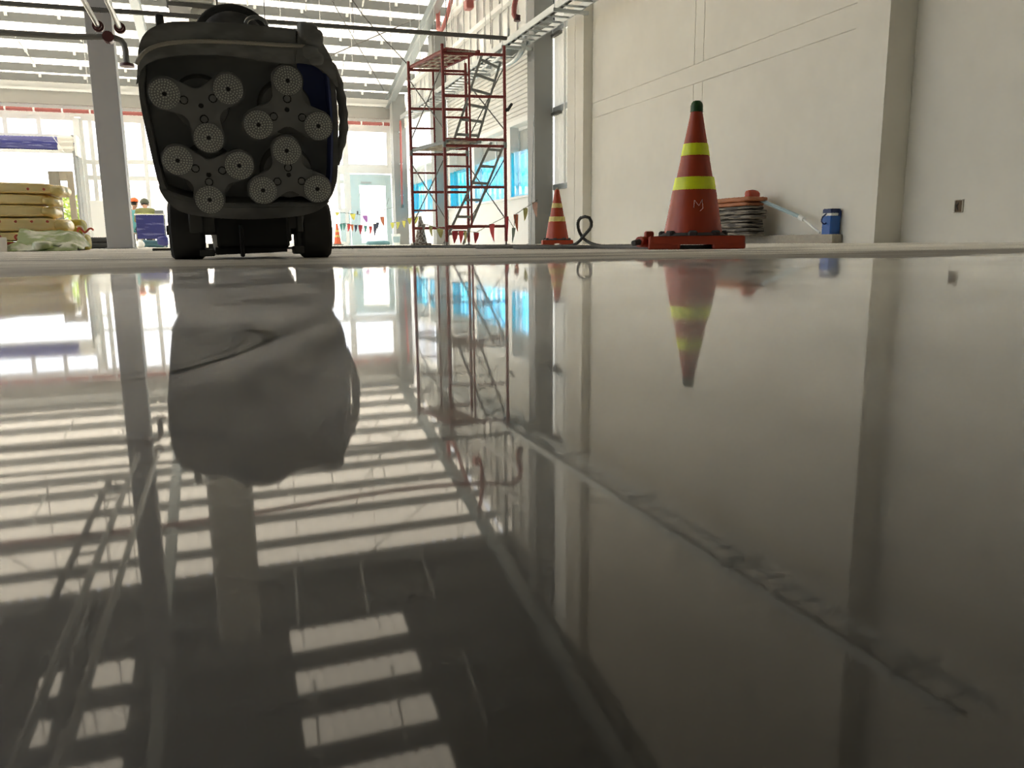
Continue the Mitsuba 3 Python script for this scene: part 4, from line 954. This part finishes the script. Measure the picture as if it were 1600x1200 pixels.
k = thing('black_pipe', 'thick black plastic pipe on the floor left of the grey column, lower one', 'pipe')
put(k, bar([-3.2, 15.95, 0.052], [-1.5, 16.05, 0.052], 0.052, 16), 'cable', 40)
k = thing('plasterboard_sheet', 'pale upright board leaning behind the black pipes left of the column', 'board')
put(k, cbox(-3.22, -2.72, 23.9, 23.95, 0, 1.25, 0.006), 'white')

k = thing('wrapped_desk', 'desk panel wrapped in blue plastic film between the column and the grinder', 'desk')
part(k, 'front_panel', cbox(-1.80, -1.215, 20.0, 20.04, 0.20, 0.735, 0.008), 'wrap_blue')
part(k, 'top', cbox(-1.83, -1.19, 20.0, 20.65, 0.735, 0.765, 0.006), 'bucket_white')
for x in (-1.78, -1.24): part(k, 'leg', cbox(x - 0.02, x + 0.02, 20.55, 20.60, 0, 0.735, 0.004), 'galvanised')
for x in (-1.78, -1.24): part(k, 'leg', cbox(x - 0.02, x + 0.02, 20.05, 20.10, 0, 0.735, 0.004), 'galvanised')
part(k, 'loose_film', at(soft_box(0.24, 0.1, 0.22, 3, 0.04, 6, 51), -1.27, 19.95, 0.15), 'wrap_blue', True)
k = thing('teal_roll', 'teal rolled sheet lying under the blue-wrapped desk', 'roll')
put(k, at(tube([[0, 0, 0], [0.52, 0, -0.03]], 0.085, 14), -1.72, 20.3, 0.10), 'teal', 40)
k = thing('white_rag', 'crumpled white rag on the floor at the foot of the grey column', 'rag')
put(k, at(soft_box(0.16, 0.2, 0.17, 2.5, 0.04, 6, 55), -1.62, 18.6, 0.075), 'bucket_white', True)
k = thing('side_cabinet', 'blue-wrapped low cabinet with a white upper half behind the grinder', 'cabinet')
part(k, 'body', cbox(-1.15, -0.65, 20.3, 20.8, 0.0, 0.47, 0.008), 'wrap_blue')
part(k, 'upper_half', cbox(-1.15, -0.65, 20.3, 20.8, 0.47, 0.73, 0.008), 'bucket_white')
k = thing('small_case', 'dark grey case standing on the desk beside the grinder', 'case')
put(k, cbox(-1.40, -1.22, 20.1, 20.35, 0.765, 0.85, 0.01), 'column_grey')

# ------------------------------------------------------------------ two seated workers by the window


def body_mesh(joints, bones, pitch=0.012, iters=8):
    whole = None
    for a, b in bones:
        s = []
        for q in (a, b):
            p, r = joints[q]
            s.append(manifold3d.Manifold.sphere(r, 16).translate(list(map(float, p))))
        hull = manifold3d.Manifold.batch_hull(s)
        whole = hull if whole is None else whole + hull
    whole = whole.refine_to_length(pitch * 2)
    mm = whole.to_mesh()
    m = trimesh.Trimesh(mm.vert_properties[:, :3], mm.tri_verts, process=True)
    return trimesh.smoothing.filter_taubin(m, iterations=iters)


def seated(x, y, rz, lean, label, top, hat, hatmat, stripe=None, hipz=0.56):
    """a worker on a stool, facing +x before the turn rz"""
    k = thing('person', label, 'person')
    th = math.radians(lean)
    up = lambda s: np.array([math.sin(th) * s, 0, math.cos(th) * s])
    hip = np.array([0, 0, hipz])
    J = {'pelvis': (hip, 0.13), 'waist': (hip + up(0.18), 0.125), 'chest': (hip + up(0.36), 0.135), 'neck0': (hip + up(0.50), 0.055), 'neck1': (hip + up(0.58), 0.05),
         'head0': (hip + up(0.64) + [0.02, 0, 0], 0.075), 'head1': (hip + up(0.71) + [0.005, 0, 0], 0.092)}
    B = [('pelvis', 'waist'), ('waist', 'chest'), ('chest', 'neck0'), ('neck0', 'neck1'), ('neck1', 'head0'), ('head0', 'head1')]
    sh = hip + up(0.44)
    for s, n in ((1, 'l'), (-1, 'r')):
        J['sh' + n] = (sh + [0, 0.185 * s, 0], 0.062); J['el' + n] = (sh + [0.12, 0.25 * s, -0.26], 0.044); J['wr' + n] = (sh + [0.33, 0.13 * s, -0.34], 0.030)
        J['hp' + n] = (hip + [0.02, 0.10 * s, -0.01], 0.095); J['kn' + n] = (hip + [0.42, 0.13 * s, 0.46 - hipz], 0.062); J['an' + n] = (np.array([0.40, 0.13 * s, 0.075]), 0.045)
        J['to' + n] = (np.array([0.56, 0.14 * s, 0.035]), 0.035); J['he' + n] = (np.array([0.37, 0.13 * s, 0.042]), 0.040)
        B += [('chest', 'sh' + n), ('sh' + n, 'el' + n), ('el' + n, 'wr' + n), ('pelvis', 'hp' + n), ('hp' + n, 'kn' + n), ('kn' + n, 'an' + n), ('an' + n, 'to' + n), ('he' + n, 'to' + n), ('an' + n, 'he' + n)]
        J['pm' + n] = (J['wr' + n][0] + [0.07, -0.01 * s, -0.01], 0.024); B.append(('wr' + n, 'pm' + n))
        for q in range(4):
            o = np.array([0.085, (-0.028 + 0.018 * q) * s, -0.01]); ln = (0.055, 0.066, 0.062, 0.048)[q]
            J[f'f{q}a{n}'] = (J['wr' + n][0] + o, 0.0095); J[f'f{q}b{n}'] = (J['wr' + n][0] + o + [ln * 0.6, 0, -0.012], 0.009); J[f'f{q}c{n}'] = (J['wr' + n][0] + o + [ln, 0, -0.035], 0.008)
            B += [('pm' + n, f'f{q}a{n}'), (f'f{q}a{n}', f'f{q}b{n}'), (f'f{q}b{n}', f'f{q}c{n}')]
        J['t0' + n] = (J['wr' + n][0] + [0.03, -0.025 * s, 0], 0.012); J['t1' + n] = (J['wr' + n][0] + [0.075, -0.058 * s, -0.015], 0.0095)
        B += [('wr' + n, 't0' + n), ('t0' + n, 't1' + n)]
    hc = J['head1'][0]
    J['nose0'] = (hc + [0.085, 0, -0.03], 0.014); J['nose1'] = (hc + [0.098, 0, -0.052], 0.013); B += [('head1', 'nose0'), ('nose0', 'nose1')]
    J['jaw'] = (hc + [0.055, 0, -0.105], 0.042); B += [('head0', 'jaw'), ('head1', 'jaw')]
    for s, n in ((1, 'l'), (-1, 'r')): J['ear' + n] = (hc + [-0.005, 0.095 * s, -0.03], 0.020); B.append(('head1', 'ear' + n))
    place = lambda m: at(m, x, y, 0, rz)
    part(k, 'body', place(body_mesh(J, B)), 'skin', True)

    def wrap(names, grow, mat, name):
        JJ = {q: (p, r + grow) for q, (p, r) in J.items()}
        part(k, name, place(body_mesh(JJ, [b for b in B if b[0] in names and b[1] in names], 0.02, 4)), mat, True)
    wrap({'waist', 'chest', 'shl', 'shr', 'ell', 'elr', 'pelvis', 'wrl', 'wrr'}, 0.016, top, 'jacket')
    wrap({'pelvis', 'hpl', 'hpr', 'knl', 'knr', 'anl', 'anr'}, 0.012, 'trousers', 'trousers')
    wrap({'anl', 'tol', 'hel', 'anr', 'tor', 'her'}, 0.006, 'rubber', 'shoe')
    for s in (1, -1):
        part(k, 'eye', place(at(trimesh.creation.icosphere(subdivisions=1, radius=0.011), *(hc + [0.082, 0.033 * s, -0.012]))), 'black', True)
    part(k, 'mouth', place(at(soft_box(0.012, 0.045, 0.010, 3), *(hc + [0.088, 0, -0.082]))), 'bundle_red', True)
    part(k, 'hair', place(at(trimesh.creation.icosphere(subdivisions=3, radius=0.099).slice_plane([0, 0, -0.045], [-0.55, 0, 0.83], cap=False), *hc)), 'hair', True)
    hatm = trimesh.creation.icosphere(subdivisions=3, radius=0.118).slice_plane([0, 0, 0.0], [0, 0, 1], cap=False)
    brim = lathe([(0.108, -0.006), (0.142, -0.010), (0.142, 0.0), (0.108, 0.008), (0.108, -0.006)], 28) if hat == 'helmet' else cat(lathe([(0.110, -0.02), (0.121, -0.02), (0.121, 0.01), (0.110, 0.01), (0.110, -0.02)], 28), at(soft_box(0.11, 0.15, 0.012, 3), 0.14, 0, -0.01))
    hk = part(k, hat, place(at(hatm, *(hc + [0, 0, 0.028]))), hatmat, True)
    part(hk, 'brim', place(at(brim, *(hc + [0, 0, 0.03]))), hatmat, 30)
    if stripe:
        for s0, nm in ((0.33, 'reflective_stripe'),):
            c0 = hip + up(s0)
            ring = [c0 + np.array([0.162 * math.cos(a), 0.215 * math.sin(a), 0]) for a in np.linspace(0, 2 * math.pi, 40, endpoint=False)]
            part(k, nm, place(tube(ring, 0.014, 6, closed=True)), 'stripe_yellow', True, label='yellow reflective stripe')
    s = thing('work_stool', 'plain low stool under the worker in the ' + ('olive jacket' if stripe else 'orange helmet'), 'stool')
    part(s, 'seat', at(cbox(-0.16, 0.16, -0.16, 0.16, hipz - 0.185, hipz - 0.149, 0.006), x, y, 0, rz), 'wood_grey')
    for a in (-1, 1):
        for b in (-1, 1): part(s, 'leg', at(cbox(a * 0.13 - 0.018, a * 0.13 + 0.018, b * 0.13 - 0.018, b * 0.13 + 0.018, 0, hipz - 0.185, 0.003), x, y, 0, rz), 'wood_grey')


seated(-2.31, 25.2, 60, 6, 'worker in orange helmet and teal shirt seated close to the grey column', 'shirt_teal', 'helmet', 'helmet_orange')
seated(-1.93, 24.4, 95, 38, 'worker in dark cap and olive jacket with yellow stripe, seen from behind', 'jacket_olive', 'cap', 'cap_dark', True, 0.66)

# ------------------------------------------------------------------ outside the glazing
k = thing('neighbour_shed', 'pale ribbed shed across the yard behind the glazed door', 'shed')
part(k, 'wall', box(-6, 16, 48, 58, -0.05, 3.0), 'shed_pale')
for z in np.arange(0.4, 3.0, 0.42): part(k, 'wall_rib', box(-6, 16, 47.94, 48.0, z, z + 0.07), 'siding')
part(k, 'roof', ex_x([(47.6, 3.0), (53, 4.0), (58.4, 3.0)], -6.3, 16.3), 'shed_pale')


def shrub(x, y, h, r, label, seed):
    k = thing('shrub', label, 'shrub')
    rg = np.random.default_rng(seed)
    lv = []
    for i in range(900):
        d = rg.normal(size=3); d /= np.linalg.norm(d); q = rg.uniform(0.55, 1.0)
        c = np.array([x, y, h * 0.55]) + d * q * np.array([r, r, h * 0.48])
        a, b = rg.normal(size=3), rg.normal(size=3); a /= np.linalg.norm(a); b -= a * (a @ b); b /= np.linalg.norm(b)
        s = rg.uniform(0.08, 0.16)
        lv.append(np.array([c - a * s, c + b * s * 0.5, c + a * s, c - b * s * 0.5]))
    v = np.vstack(lv); i = np.arange(len(lv)) * 4
    part(k, 'foliage', trimesh.Trimesh(v, np.vstack([np.stack([i, i + 1, i + 2], 1), np.stack([i, i + 2, i + 3], 1)]), process=False), 'leaf', kind='stuff')
    part(k, 'stem', tube([[x, y, -0.05], [x, y, h * 0.6]], 0.05, 6), 'wood_grey')


shrub(-6.2, 36, 2.4, 1.2, 'yellow-green bush outside seen through the wooden door frame', 4)
shrub(-8.6, 38, 2.2, 1.3, 'yellow-green bush outside behind the yellow bundles', 5)
